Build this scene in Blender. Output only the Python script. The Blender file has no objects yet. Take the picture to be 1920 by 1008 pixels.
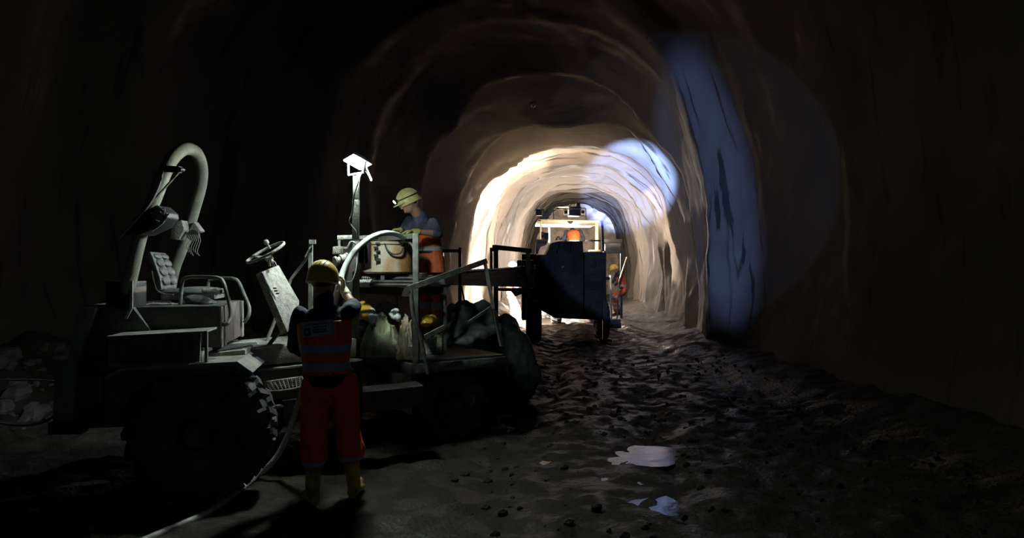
import bpy, bmesh, math, random
from mathutils import Vector, Matrix, noise, Quaternion
from mathutils.bvhtree import BVHTree
random.seed(7)
SC = bpy.context.scene
COL = SC.collection
V = Vector
FOC = 1280.0; EYE = 1.75; HX = 960.0; HY = 504.0
D2R = math.radians

def P(px, py, Y):                     # place seen at a pixel, at a real distance Y
    return V(((px-HX)/FOC*Y, Y, EYE-(py-HY)/FOC*Y))
def G(px, py, z=0.0):                 # place on level ground
    return P(px, py, (EYE-z)*FOC/(py-HY))

class Plane:                          # a vertical plane of a machine: origin, heading, inward normal
    def __init__(s, x, y, deg):
        a = D2R(deg); s.o = V((x, y, 0)); s.d = V((math.cos(a), math.sin(a), 0)); s.n = V((-math.sin(a), math.cos(a), 0))
    def q(s, px, py, off=0.0):
        a = (px-HX)/FOC
        Y = (s.o.dot(s.n)+off)/(a*s.n.x+s.n.y)
        return P(px, py, Y)
    def w(s, u, v, z):
        return s.o+s.d*u+s.n*v+V((0, 0, z))

# ------------------------------------------------------------------ materials
def M(name, col, rough=0.6, metal=0.0, col2=None, scale=6.0, bump=0.15, bscale=40.0, lo=0.4, hi=0.62, detail=6, spec=0.5, emit=None, stretch=None, rough2=None):
    m = bpy.data.materials.new(name); m.use_nodes = True
    nt = m.node_tree; N = nt.nodes; L = nt.links
    b = N['Principled BSDF']
    b.inputs['Roughness'].default_value = rough; b.inputs['Metallic'].default_value = metal
    b.inputs['Specular IOR Level'].default_value = spec
    b.inputs['Base Color'].default_value = (*col, 1)
    tc = N.new('ShaderNodeTexCoord'); mp = N.new('ShaderNodeMapping'); L.new(tc.outputs['Object'], mp.inputs['Vector'])
    if stretch: mp.inputs['Scale'].default_value = stretch
    if col2 is not None:
        n = N.new('ShaderNodeTexNoise'); n.inputs['Scale'].default_value = scale; n.inputs['Detail'].default_value = detail
        L.new(mp.outputs[0], n.inputs['Vector'])
        r = N.new('ShaderNodeMapRange'); r.inputs['From Min'].default_value = lo; r.inputs['From Max'].default_value = hi
        L.new(n.outputs['Fac'], r.inputs['Value'])
        mx = N.new('ShaderNodeMix'); mx.data_type = 'RGBA'; mx.inputs['A'].default_value = (*col, 1); mx.inputs['B'].default_value = (*col2, 1)
        L.new(r.outputs[0], mx.inputs['Factor']); L.new(mx.outputs['Result'], b.inputs['Base Color'])
        if rough2 is not None:
            r2 = N.new('ShaderNodeMapRange'); r2.inputs['To Min'].default_value = rough; r2.inputs['To Max'].default_value = rough2
            L.new(r.outputs[0], r2.inputs['Value']); L.new(r2.outputs[0], b.inputs['Roughness'])
    if bump:
        n2 = N.new('ShaderNodeTexNoise'); n2.inputs['Scale'].default_value = bscale; n2.inputs['Detail'].default_value = 5
        L.new(tc.outputs['Object'], n2.inputs['Vector'])
        bp = N.new('ShaderNodeBump'); bp.inputs['Strength'].default_value = bump; bp.inputs['Distance'].default_value = 0.02
        L.new(n2.outputs['Fac'], bp.inputs['Height']); L.new(bp.outputs[0], b.inputs['Normal'])
    if emit:
        b.inputs['Emission Color'].default_value = (*emit[0], 1); b.inputs['Emission Strength'].default_value = emit[1]
    return m

def stripes(name, base, band, cuts, rough=0.7, axis='Z', band_rough=0.35):
    """cloth with reflective bands at given fractions of its height"""
    m = M(name, base, rough, col2=tuple(c*0.7 for c in base), scale=9, bump=0.35, bscale=14)
    nt = m.node_tree; N = nt.nodes; L = nt.links; b = N['Principled BSDF']
    tc = N.new('ShaderNodeTexCoord'); sp = N.new('ShaderNodeSeparateXYZ'); L.new(tc.outputs['Generated'], sp.inputs[0])
    tot = None
    for a, c in cuts:
        g = N.new('ShaderNodeMath'); g.operation = 'GREATER_THAN'; g.inputs[1].default_value = a; L.new(sp.outputs[axis], g.inputs[0])
        l = N.new('ShaderNodeMath'); l.operation = 'LESS_THAN'; l.inputs[1].default_value = c; L.new(sp.outputs[axis], l.inputs[0])
        k = N.new('ShaderNodeMath'); k.operation = 'MULTIPLY'; L.new(g.outputs[0], k.inputs[0]); L.new(l.outputs[0], k.inputs[1])
        if tot is None: tot = k
        else:
            s = N.new('ShaderNodeMath'); s.operation = 'MAXIMUM'; L.new(tot.outputs[0], s.inputs[0]); L.new(k.outputs[0], s.inputs[1]); tot = s
    old = b.inputs['Base Color'].links[0].from_socket
    mx = N.new('ShaderNodeMix'); mx.data_type = 'RGBA'; mx.inputs['B'].default_value = (*band, 1)
    L.new(old, mx.inputs['A']); L.new(tot.outputs[0], mx.inputs['Factor']); L.new(mx.outputs['Result'], b.inputs['Base Color'])
    return m

def mesh_grille(name):
    """sheet metal punched with round holes"""
    m = M(name, (0.16, 0.16, 0.15), 0.6, col2=(0.09, 0.09, 0.085), bump=0)
    nt = m.node_tree; N = nt.nodes; L = nt.links; b = N['Principled BSDF']
    tc = N.new('ShaderNodeTexCoord'); vo = N.new('ShaderNodeTexVoronoi'); vo.inputs['Scale'].default_value = 62; vo.inputs['Randomness'].default_value = 0.0
    mp = N.new('ShaderNodeMapping'); mp.inputs['Rotation'].default_value = (0, 0, D2R(-12)); mp.inputs['Scale'].default_value = (1, 0.02, 1)
    L.new(tc.outputs['Object'], mp.inputs[0]); L.new(mp.outputs[0], vo.inputs['Vector'])
    lt = N.new('ShaderNodeMath'); lt.operation = 'LESS_THAN'; lt.inputs[1].default_value = 0.30; L.new(vo.outputs['Distance'], lt.inputs[0])
    old = b.inputs['Base Color'].links[0].from_socket
    mx = N.new('ShaderNodeMix'); mx.data_type = 'RGBA'; mx.inputs['B'].default_value = (0.004, 0.004, 0.004, 1)
    L.new(old, mx.inputs['A']); L.new(lt.outputs[0], mx.inputs['Factor']); L.new(mx.outputs['Result'], b.inputs['Base Color'])
    return m

MT = {}
MT['dusty'] = M('dusty_grey_paint', (0.30, 0.30, 0.27), 0.75, col2=(0.17, 0.17, 0.155), scale=9, bump=0.35, bscale=60)
MT['dusty_pale'] = M('dust_caked_pale_paint', (0.42, 0.42, 0.37), 0.85, col2=(0.26, 0.26, 0.23), scale=22, bump=0.6, bscale=90)
MT['body'] = M('dark_grimy_paint', (0.115, 0.115, 0.105), 0.65, col2=(0.06, 0.06, 0.056), scale=5, bump=0.25)
MT['arch'] = M('olive_grey_tube_paint', (0.22, 0.225, 0.17), 0.6, col2=(0.15, 0.155, 0.12), scale=7, bump=0.2)
MT['rubber'] = M('muddy_rubber', (0.10, 0.105, 0.11), 0.7, col2=(0.05, 0.05, 0.05), scale=10, bump=0.5, bscale=50)
MT['black'] = M('black_plastic', (0.02, 0.02, 0.02), 0.5, bump=0.1)
MT['steel'] = M('worn_steel', (0.33, 0.33, 0.31), 0.45, 0.6, col2=(0.16, 0.13, 0.10), scale=14, bump=0.25)
MT['rail'] = M('dusty_rail_steel', (0.20, 0.215, 0.19), 0.65, 0.2, col2=(0.11, 0.115, 0.10), scale=12, bump=0.3)
MT['darksteel'] = M('dark_oily_steel', (0.045, 0.045, 0.048), 0.45, 0.4, col2=(0.09, 0.08, 0.07), scale=8, bump=0.2)
MT['grille'] = mesh_grille('punched_sheet')
MT['seat'] = M('dusty_seat_vinyl', (0.09, 0.10, 0.10), 0.6, col2=(0.16, 0.17, 0.16), scale=9, bump=0.3, bscale=25)
MT['drum'] = M('rusty_beige_drum', (0.50, 0.46, 0.36), 0.6, 0.1, col2=(0.42, 0.21, 0.07), scale=7, lo=0.45, hi=0.65, bump=0.3, stretch=(1, 1, 0.35))
MT['hose_pale'] = M('pale_green_hose', (0.68, 0.80, 0.74), 0.4, col2=(0.52, 0.62, 0.57), scale=8, bump=0.15)
MT['cable'] = M('grey_cable_rubber', (0.22, 0.22, 0.21), 0.6, bump=0.1)
MT['white_paint'] = M('white_metal_paint', (0.75, 0.77, 0.75), 0.5, col2=(0.55, 0.57, 0.55), bump=0.1)
MT['lamp_face'] = M('white_lamp_face', (1, 1, 1), 0.4, bump=0, emit=((0.88, 1.0, 0.93), 1.0))
MT['paper'] = M('white_paper_sack', (0.72, 0.72, 0.62), 0.8, col2=(0.6, 0.6, 0.5), bump=0.3, bscale=20)
MT['yellow_bag'] = M('yellow_plastic', (0.75, 0.48, 0.03), 0.4, col2=(0.6, 0.35, 0.02), bump=0.4, bscale=18)
MT['jute'] = M('pale_green_cloth', (0.46, 0.50, 0.33), 0.9, col2=(0.22, 0.28, 0.18), scale=8, bump=0.5, bscale=30)
MT['tan_cloth'] = M('tan_cloth', (0.50, 0.40, 0.27), 0.9, col2=(0.2, 0.22, 0.15), scale=8, bump=0.5, bscale=30)
MT['white_cloth'] = M('white_cloth', (0.85, 0.88, 0.88), 0.8, bump=0.4, bscale=25)
MT['tarp'] = M('dark_tarpaulin', (0.07, 0.08, 0.085), 0.6, col2=(0.03, 0.035, 0.035), scale=4, bump=0.4, bscale=15)
MT['blue_tarp'] = M('dark_blue_tarpaulin', (0.04, 0.055, 0.10), 0.6, col2=(0.03, 0.04, 0.06), scale=4, bump=0.4, bscale=15)
MT['rig'] = M('grimy_rig_paint', (0.10, 0.10, 0.10), 0.7, col2=(0.06, 0.06, 0.06), scale=4, bump=0.15)
MT['rig_mark'] = M('dark_marking', (0.015, 0.015, 0.02), 0.6, bump=0)
MT['rig_red'] = M('red_marking', (0.25, 0.05, 0.04), 0.6, bump=0)
MT['cream'] = M('cream_canopy_paint', (0.62, 0.52, 0.33), 0.5, col2=(0.5, 0.42, 0.28), scale=8, bump=0.15)
MT['pinkbox'] = M('salmon_panel', (0.72, 0.42, 0.30), 0.6, bump=0.1)
MT['skin'] = M('skin', (0.50, 0.30, 0.21), 0.5, col2=(0.42, 0.22, 0.15), bump=0.1, bscale=80)
MT['navy'] = M('navy_workwear', (0.035, 0.05, 0.085), 0.85, col2=(0.02, 0.028, 0.05), bump=0.5, bscale=16)
MT['denim'] = M('grey_blue_shirt', (0.12, 0.14, 0.21), 0.85, col2=(0.04, 0.05, 0.085), bump=0.5, bscale=16)
MT['glove'] = M('pale_work_glove', (0.85, 0.88, 0.68), 0.85, col2=(0.7, 0.75, 0.5), bump=0.4, bscale=40)
MT['glove_y'] = M('yellow_work_glove', (0.60, 0.55, 0.16), 0.8, col2=(0.35, 0.33, 0.10), bump=0.4, bscale=40)
MT['helmet_y'] = M('yellow_helmet', (0.72, 0.52, 0.09), 0.35, col2=(0.60, 0.44, 0.10), scale=20, bump=0.08)
MT['helmet_p'] = M('pale_yellow_helmet', (0.72, 0.66, 0.30), 0.4, col2=(0.62, 0.55, 0.25), scale=20, bump=0.08)
MT['helmet_w'] = M('white_helmet', (0.85, 0.85, 0.83), 0.4, bump=0.05)
MT['boot'] = M('yellow_rubber_boot', (0.62, 0.46, 0.03), 0.4, col2=(0.12, 0.10, 0.06), scale=7, bump=0.2)
MT['boot_dark'] = M('dark_leather_boot', (0.06, 0.05, 0.04), 0.6, bump=0.3)
MT['trouser'] = stripes('orange_trousers', (0.90, 0.09, 0.02), (0.35, 0.38, 0.45), [(0.06, 0.10)])
MT['trouser_b'] = stripes('orange_trousers_banded', (0.75, 0.17, 0.06), (0.42, 0.46, 0.56), [(0.16, 0.24), (0.32, 0.40), (0.60, 0.68)])
MT['vest'] = stripes('orange_vest', (0.95, 0.13, 0.02), (0.30, 0.36, 0.48), [(0.10, 0.25), (0.42, 0.56)])
MT['vest_b'] = stripes('orange_vest_banded', (0.85, 0.16, 0.04), (0.35, 0.42, 0.45), [(0.06, 0.18), (0.32, 0.44)])
MT['patch'] = M('grey_vest_patch', (0.40, 0.44, 0.48), 0.6, bump=0)
MT['bright'] = M('pale_trousers', (0.7, 0.42, 0.36), 0.8, bump=0.3)

# ------------------------------------------------------------------ mesh building
class MB:
    def __init__(s): s.b = bmesh.new()
    def prism(s, pts, vec, taper=1.0):
        pts = [V(p) for p in pts]; vec = V(vec); c = sum(pts, V((0, 0, 0)))/len(pts)
        a = [s.b.verts.new(p) for p in pts]; b = [s.b.verts.new(c+(p-c)*taper+vec) for p in pts]
        n = len(pts)
        s.b.faces.new(a); s.b.faces.new(b[::-1])
        for i in range(n): s.b.faces.new((a[i], b[i], b[(i+1) % n], a[(i+1) % n]))
        return s
    def box(s, c, sz, rot=None, taper=None):
        c = V(c); R = rot if rot is not None else Matrix.Identity(3)
        vs = []
        for dz in (-1, 1):
            t = taper if (taper and dz == 1) else 1
            for dx, dy in ((-1, -1), (1, -1), (1, 1), (-1, 1)):
                vs.append(s.b.verts.new(c+R @ V((dx*sz[0]/2*t, dy*sz[1]/2*t, dz*sz[2]/2))))
        for f in ((3, 2, 1, 0), (4, 5, 6, 7), (0, 1, 5, 4), (1, 2, 6, 5), (2, 3, 7, 6), (3, 0, 4, 7)):
            s.b.faces.new([vs[i] for i in f])
        return s
    def beam(s, p0, p1, w, h=None, up=(0, 0, 1)):
        p0 = V(p0); p1 = V(p1); h = h or w; d = (p1-p0); L = d.length; d.normalize(); up = V(up)
        if abs(d.dot(up)) > 0.97: up = V((1, 0, 0))
        x = d.cross(up).normalized(); z = x.cross(d)
        R = Matrix((x, d, z)).transposed()
        return s.box((p0+p1)/2, (w, L, h), R)
    def loft(s, rings, segs=12, cap=True):
        """rings: (centre, x-axis vector, y-axis vector) with radii in the vectors"""
        prev = None; first = None
        for c, ax, ay in rings:
            c = V(c); ax = V(ax); ay = V(ay)
            r = [s.b.verts.new(c+ax*math.cos(2*math.pi*i/segs)+ay*math.sin(2*math.pi*i/segs)) for i in range(segs)]
            if prev:
                for i in range(segs): s.b.faces.new((prev[i], prev[(i+1) % segs], r[(i+1) % segs], r[i]))
            else: first = r
            prev = r
        if cap:
            s.b.faces.new(first[::-1]); s.b.faces.new(prev)
        return s
    def tube(s, pts, r, segs=10, smooth=0, closed=False, radii=None, cap=True):
        pts = [V(p) for p in pts]
        if smooth: pts = catmull(pts, smooth, closed)
        n = len(pts); prevx = None; rings = []
        for i, p in enumerate(pts):
            if closed: t = pts[(i+1) % n]-pts[i-1]
            else: t = pts[min(i+1, n-1)]-pts[max(i-1, 0)]
            t.normalize()
            if prevx is None:
                u = V((0, 0, 1)) if abs(t.z) < 0.9 else V((1, 0, 0)); x = t.cross(u).normalized()
            else: x = (prevx-t*prevx.dot(t)).normalized()
            y = t.cross(x).normalized(); prevx = x
            rr = r if radii is None else radii[0]+(radii[1]-radii[0])*i/(n-1)
            rings.append([s.b.verts.new(p+x*rr*math.cos(2*math.pi*k/segs)+y*rr*math.sin(2*math.pi*k/segs)) for k in range(segs)])
        m = n if closed else n-1
        for i in range(m):
            a = rings[i]; b = rings[(i+1) % n]
            for k in range(segs): s.b.faces.new((a[k], a[(k+1) % segs], b[(k+1) % segs], b[k]))
        if not closed and cap: s.b.faces.new(rings[0][::-1]); s.b.faces.new(rings[-1])
        return s
    def capsule(s, a, b, ra, rb, segs=12):
        a = V(a); b = V(b); d = (b-a); L = d.length
        if L < 1e-5: d = V((0, 0, 1)); L = 1e-5
        else: d.normalize()
        u = V((0, 0, 1)) if abs(d.z) < 0.9 else V((1, 0, 0)); x = d.cross(u).normalized(); y = d.cross(x)
        R = []
        for k in (88, 60, 30): R.append((a-d*ra*math.sin(D2R(k)), x*ra*math.cos(D2R(k)), y*ra*math.cos(D2R(k))))
        R.append((a, x*ra, y*ra)); R.append((b, x*rb, y*rb))
        for k in (30, 60, 88): R.append((b+d*rb*math.sin(D2R(k)), x*rb*math.cos(D2R(k)), y*rb*math.cos(D2R(k))))
        return s.loft(R, segs)
    def ell(s, c, ax, ay, az, segs=16, rings=9):
        c = V(c); ax = V(ax); ay = V(ay); az = V(az); R = []
        for i in range(rings+1):
            t = -math.pi/2+math.pi*i/rings; t = max(-1.54, min(1.54, t))
            R.append((c+az*math.sin(t), ax*math.cos(t), ay*math.cos(t)))
        return s.loft(R, segs)
    def ball(s, c, r, segs=14): return s.ell(c, (r, 0, 0), (0, r, 0), (0, 0, r), segs)
    def lathe(s, c, axis, prof, segs=32, closed=False):
        c = V(c); d = V(axis).normalized(); u = V((0, 0, 1)) if abs(d.z) < 0.9 else V((1, 0, 0)); x = d.cross(u).normalized(); y = d.cross(x)
        R = [[s.b.verts.new(c+d*h+x*r*math.cos(2*math.pi*k/segs)+y*r*math.sin(2*math.pi*k/segs)) for k in range(segs)] for r, h in prof]
        n = len(R)
        for i in range(n if closed else n-1):
            a = R[i]; b = R[(i+1) % n]
            for k in range(segs): s.b.faces.new((a[k], a[(k+1) % segs], b[(k+1) % segs], b[k]))
        if not closed: s.b.faces.new(R[0][::-1]); s.b.faces.new(R[-1])
        return s
    def wob(s, amp, scale=3.0, seed=0, sub=0):
        if sub: bmesh.ops.subdivide_edges(s.b, edges=s.b.edges[:], cuts=sub, use_grid_fill=True)
        for v in s.b.verts:
            v.co += noise.noise_vector(v.co*scale+V((seed, seed*1.7, 0)))*amp
        return s
    def build(s, name, mat, parent=None, smooth=True, bevel=0.0, base=None):
        bmesh.ops.recalc_face_normals(s.b, faces=s.b.faces)
        if bevel:
            es = [e for e in s.b.edges if len(e.link_faces) == 2 and e.calc_face_angle(0) > 0.6]
            bmesh.ops.bevel(s.b, geom=es, offset=bevel, segments=2, affect='EDGES', profile=0.6)
        me = bpy.data.meshes.new(name); s.b.to_mesh(me); s.b.free()
        return link_mesh(name, me, mat, parent, smooth, base)

def wloc(o):
    p = V((0, 0, 0))
    while o is not None: p = p+o.location; o = o.parent
    return p
def link_mesh(name, me, mat, parent=None, smooth=True, base=None):
    if parent is not None: off = wloc(parent)
    elif base is not None: off = V(base)
    else:
        xs = [v.co for v in me.vertices]
        lo = [min(c[i] for c in xs) for i in range(3)]; hi = [max(c[i] for c in xs) for i in range(3)]
        off = V(((lo[0]+hi[0])/2, (lo[1]+hi[1])/2, lo[2]))
    me.transform(Matrix.Translation(-off))
    if smooth:
        me.polygons.foreach_set('use_smooth', [True]*len(me.polygons))
        try: me.set_sharp_from_angle(angle=D2R(38))
        except Exception: pass
    me.materials.append(mat)
    o = bpy.data.objects.new(name, me); COL.objects.link(o)
    if parent is not None: o.parent = parent
    else: o.location = off
    return o
def catmull(pts, k, closed=False):
    out = []; n = len(pts)
    for i in range(n if closed else n-1):
        if closed: p0, p1, p2, p3 = pts[i-1], pts[i], pts[(i+1) % n], pts[(i+2) % n]
        else: p0, p1, p2, p3 = pts[max(i-1, 0)], pts[i], pts[i+1], pts[min(i+2, n-1)]
        for j in range(k):
            t = j/k
            out.append(0.5*((2*p1)+(p2-p0)*t+(2*p0-5*p1+4*p2-p3)*t*t+(3*p1-p0-3*p2+p3)*t**3))
    if not closed: out.append(pts[-1].copy())
    return out
def tag(o, label=None, cat=None, group=None, kind=None):
    if label: o['label'] = label
    if cat: o['category'] = cat
    if group: o['group'] = group
    if kind: o['kind'] = kind
    return o
def thing(name, loc, label, cat, group=None):
    o = bpy.data.objects.new(name, None); COL.objects.link(o); o.location = V(loc); o.empty_display_size = 0.2
    return tag(o, label, cat, group)
def copy_tree(o, loc, parent=None):
    c = o.copy(); COL.objects.link(c)
    if parent is not None: c.parent = parent
    else: c.location = V(loc)
    for ch in list(o.children): copy_tree(ch, None, c)
    return c
def remesh(mb, voxel, smooth_it=2, amp=0.0, sc=10.0, seed=0.0):
    bmesh.ops.recalc_face_normals(mb.b, faces=mb.b.faces)
    me = bpy.data.meshes.new('tmp'); mb.b.to_mesh(me); mb.b.free()
    o = bpy.data.objects.new('tmp', me); COL.objects.link(o)
    r = o.modifiers.new('r', 'REMESH'); r.mode = 'VOXEL'; r.voxel_size = voxel
    if smooth_it:
        s = o.modifiers.new('s', 'SMOOTH'); s.factor = 0.5; s.iterations = smooth_it
    dg = bpy.context.evaluated_depsgraph_get(); dg.update()
    out = bpy.data.meshes.new_from_object(o.evaluated_get(dg))
    bpy.data.objects.remove(o); bpy.data.meshes.remove(me)
    if amp:
        nr = [v.normal.copy() for v in out.vertices]
        for v, n in zip(out.vertices, nr):
            q = v.co*sc+V((seed, 0, seed))
            v.co += n*amp*(noise.noise(V((q.x, q.y, q.z*0.8)))+0.5*noise.noise(q*2.3))
    return out
def text_part(s, size, origin, xdir, ydir, name, mat, parent, depth=0.004):
    cu = bpy.data.curves.new('txt', 'FONT'); cu.body = s; cu.size = size; cu.extrude = depth; cu.align_x = 'CENTER'; cu.align_y = 'CENTER'
    o = bpy.data.objects.new('txt', cu); COL.objects.link(o)
    dg = bpy.context.evaluated_depsgraph_get(); dg.update()
    me = bpy.data.meshes.new_from_object(o.evaluated_get(dg)); bpy.data.objects.remove(o)
    x = V(xdir).normalized(); y = V(ydir).normalized(); z = x.cross(y)
    mt = Matrix((x, y, z)).transposed().to_4x4(); mt.translation = V(origin)
    me.transform(mt); me.materials.clear()
    return link_mesh(name, me, mat, parent, False)
# ------------------------------------------------------------------ tunnel shell
ST = [(-4, -7.6, 5.3, 9.0), (6, -7.6, 4.92, 9.0), (9.5, -7.2, 4.70, 8.9), (11.5, -6.4, 4.66, 8.6), (12.8, -5.6, 4.62, 8.3), (13.3, -5.1, 4.5, 8.1),
      (14.0, -4.4, 4.0, 7.7), (14.25, -4.2, 4.12, 7.5), (17, -2.7, 4.75, 6.1), (19, -1.75, 5.0, 5.4), (24, -0.85, 5.5, 5.55), (46, 1.35, 7.45, 6.25)]
def station(Y):
    for i in range(len(ST)-1):
        a, b = ST[i], ST[i+1]
        if Y <= b[0]:
            t = max(0, (Y-a[0])/(b[0]-a[0]))
            return [a[k]+(b[k]-a[k])*t for k in (1, 2, 3)]
    return list(ST[-1][1:])
def shell_pt(Y, u):                   # u 0 left foot .. 1 right foot
    xl, xr, zt = station(Y)
    a = D2R(-32+244*(1-u))            # 212 left foot .. -32 right foot
    cx = (xl+xr)/2; hw = (xr-xl)/2; zc = 1.6; e = 2/2.4
    ca, sa = math.cos(a), math.sin(a)
    if sa >= 0:
        x = math.copysign(abs(ca)**e, ca); z = zc+(zt-zc)*abs(sa)**e; inward = 0
    else:
        k = abs(math.asin(sa))/D2R(32); x = math.copysign(1-0.07*k*k, ca); z = zc-k*2.0
    rib = 0.0
    wv = 0.5*noise.noise(V((u*3, Y*0.25, 1)))+0.25*noise.noise(V((u*9, Y*0.5, 5)))
    if Y > 14.6:
        p = 1.55; f = ((Y+wv*1.4+u*0.6)/p) % 1.0
        f = (f/0.91)**1.5 if f < 0.91 else (1-f)/0.09
        rib = -0.40*f*min(1, (Y-14.6)/2)*(0.65+0.9*noise.noise(V((u*7, math.floor((Y+wv*1.4+u*0.6)/p)*3.1, 2))))
    elif Y < 13:
        rib = 0.16*math.sin((Y+wv*3)*2.6+u*2)*min(1, (13-Y)/1.5)*(0.08 if u > 0.6 else 1.0)
    q = V((x*hw*0.6, Y*0.6, z*0.6))
    rib += 0.10*noise.noise(q)+0.035*noise.noise(q*5)
    nx, nz = x, max(0, (z-zc)/(zt-zc)); ln = math.hypot(nx, nz) or 1
    return V((cx+x*hw+nx/ln*rib, Y, z+nz/ln*rib))
NU = 150
YS = []
y = -4.0
while y < 46: YS.append(y); y += (0.10 if 13 < y < 34 else 0.14) if y > 5 else 0.4
YS.append(46.0)
grid = [[shell_pt(Y, j/NU) for j in range(NU+1)] for Y in YS]
def gnormal(i, j):
    a = grid[min(i+1, len(YS)-1)][j]-grid[max(i-1, 0)][j]; b = grid[i][min(j+1, NU)]-grid[i][max(j-1, 0)]
    return a.cross(b).normalized()
def shell_piece(name, j0, j1, mat):
    vs = []; ns = []; fs = []; w = j1-j0+1
    for i in range(len(YS)):
        for j in range(j0, j1+1): vs.append(grid[i][j]); ns.append(gnormal(i, j))
    for i in range(len(YS)-1):
        for j in range(w-1): k = i*w+j; fs.append((k, k+w, k+w+1, k+1))
    me = bpy.data.meshes.new(name); me.from_pydata(vs, [], fs)
    me.polygons.foreach_set('use_smooth', [True]*len(fs)); me.materials.append(mat)
    me.update()
    me.normals_split_custom_set_from_vertices(ns)
    o = bpy.data.objects.new(name, me); COL.objects.link(o)
    return tag(o, kind='structure')
def wall_mat():
    m = bpy.data.materials.new('sprayed_concrete'); m.use_nodes = True
    nt = m.node_tree; N = nt.nodes; L = nt.links; b = N['Principled BSDF']
    b.inputs['Roughness'].default_value = 0.8
    tc = N.new('ShaderNodeTexCoord')
    n1 = N.new('ShaderNodeTexNoise'); n1.inputs['Scale'].default_value = 1.3; n1.inputs['Detail'].default_value = 8; L.new(tc.outputs['Object'], n1.inputs[0])
    mx = N.new('ShaderNodeMix'); mx.data_type = 'RGBA'; mx.inputs['A'].default_value = (0.050, 0.040, 0.032, 1); mx.inputs['B'].default_value = (0.082, 0.072, 0.059, 1)
    L.new(n1.outputs['Fac'], mx.inputs['Factor'])
    # darker, smoother streaks running round the arch
    mp = N.new('ShaderNodeMapping'); mp.inputs['Scale'].default_value = (0.32, 3.0, 0.32); L.new(tc.outputs['Object'], mp.inputs[0])
    n2 = N.new('ShaderNodeTexNoise'); n2.inputs['Scale'].default_value = 1.2; n2.inputs['Detail'].default_value = 7; n2.inputs['Distortion'].default_value = 0.6; L.new(mp.outputs[0], n2.inputs[0])
    r = N.new('ShaderNodeMapRange'); r.inputs['From Min'].default_value = 0.575; r.inputs['From Max'].default_value = 0.615; L.new(n2.outputs['Fac'], r.inputs['Value'])
    mx2 = N.new('ShaderNodeMix'); mx2.data_type = 'RGBA'; mx2.inputs['B'].default_value = (0.013, 0.011, 0.009, 1)
    L.new(mx.outputs['Result'], mx2.inputs['A']); L.new(r.outputs[0], mx2.inputs['Factor']); L.new(mx2.outputs['Result'], b.inputs['Base Color'])
    r2 = N.new('ShaderNodeMapRange'); r2.inputs['To Min'].default_value = 0.85; r2.inputs['To Max'].default_value = 0.65; L.new(r.outputs[0], r2.inputs['Value']); L.new(r2.outputs[0], b.inputs['Roughness'])
    n3 = N.new('ShaderNodeTexNoise'); n3.inputs['Scale'].default_value = 22; n3.inputs['Detail'].default_value = 5; n3.inputs['Roughness'].default_value = 0.65; L.new(tc.outputs['Object'], n3.inputs[0])
    bp = N.new('ShaderNodeBump'); bp.inputs['Strength'].default_value = 0.5; bp.inputs['Distance'].default_value = 0.010
    L.new(n3.outputs['Fac'], bp.inputs['Height']); L.new(bp.outputs[0], b.inputs['Normal'])
    return m
WM = wall_mat()
shell_piece('wall_left', 0, 48, WM); shell_piece('ceiling', 48, 100, WM); shell_piece('wall_right', 100, NU, WM)
fm = M('raw_rock_face', (0.36, 0.30, 0.24), 0.85, col2=(0.20, 0.17, 0.14), scale=2.5, bump=0.7, bscale=8)
m = MB()
vs = [[V((-0.5+9.8*i/40, 45.6+0.35*noise.noise(V((i*0.25, k*0.25, 3))), -0.5+8*k/32)) for i in range(41)] for k in range(33)]
vv = [[m.b.verts.new(p) for p in row] for row in vs]
for k in range(32):
    for i in range(40): m.b.faces.new((vv[k][i], vv[k][i+1], vv[k+1][i+1], vv[k+1][i]))
tag(m.build('wall_back', fm), kind='structure')

# ------------------------------------------------------------------ floor
FOOT = []
def bump_flat(x, y):                  # trampled, level ground where people and machines stand
    w = 1.0
    for fx, fy, r in FLAT:
        d = math.hypot(x-fx, y-fy)/r
        if d < 1: w = min(w, d**2*(3-2*d))
    return w
FLAT = [(-1.35, 5.15, 0.6), (-1.33, 17, 0.1), (-2.4, 5.2, 0.9), (-0.5, 7.1, 0.6), (-1.6, 5.0, 1.0), (-3.0, 6.6, 0.8)]
PUDDLES = [(1.02, 6.45, 0.55, 0.30, 0.3), (0.98, 5.35, 0.20, 0.55, 0.35), (-1.45, 4.95, 0.42, 0.28, 0.3), (0.05, 8.3, 0.25, 0.7, 0.2)]
def floor_z(x, y):
    n = noise.noise(V((x*0.7, y*0.7, 0)))*0.05+noise.noise(V((x*2.1, y*2.1, 4)))*0.045+noise.noise(V((x*6, y*6, 9)))*0.03+abs(noise.noise(V((x*13, y*13, 2))))*0.028+noise.noise(V((x*27, y*27, 2)))*0.010
    w = bump_flat(x, y)
    for px_, py_, ra, rb, an in PUDDLES:
        ca, sa = math.cos(an), math.sin(an); dx, dy = x-px_, y-py_
        d = math.hypot((dx*ca+dy*sa)/ra, (-dx*sa+dy*ca)/rb)
        if d < 1.9:
            k = max(0.75, min(1, (d-0.6)/1.3)); n = n*k-0.030*max(0, 1-(d/1.25)**2)+0.006*(1-k)
    for rx in (0.15, 1.6):            # wheel ruts
        d = abs(x-rx-0.11*(y-7)-0.15*math.sin(y*0.7)); n -= 0.05*math.exp(-(d/0.22)**2)*min(1, max(0, (y-4)/2))
    z = n*(0.15+0.85*w)
    xl, xr, _ = station(y)
    if x < xl+2.2: z += 0.75*((xl+2.2-x)/2.2)**1.3*(0.9+0.5*noise.noise(V((x*1.5, y*1.5, 7))))
    if x > xr-1.3: z += 0.35*((x-xr+1.3)/1.3)**1.4
    if y > 14 and y < 22: z += 0.0
    return z
m = MB()
ys = []; y = -1.0
while y < 46.2: ys.append(y); y += 0.055 if 3 < y < 9 else (0.12 if y < 16 else 0.3)
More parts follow.
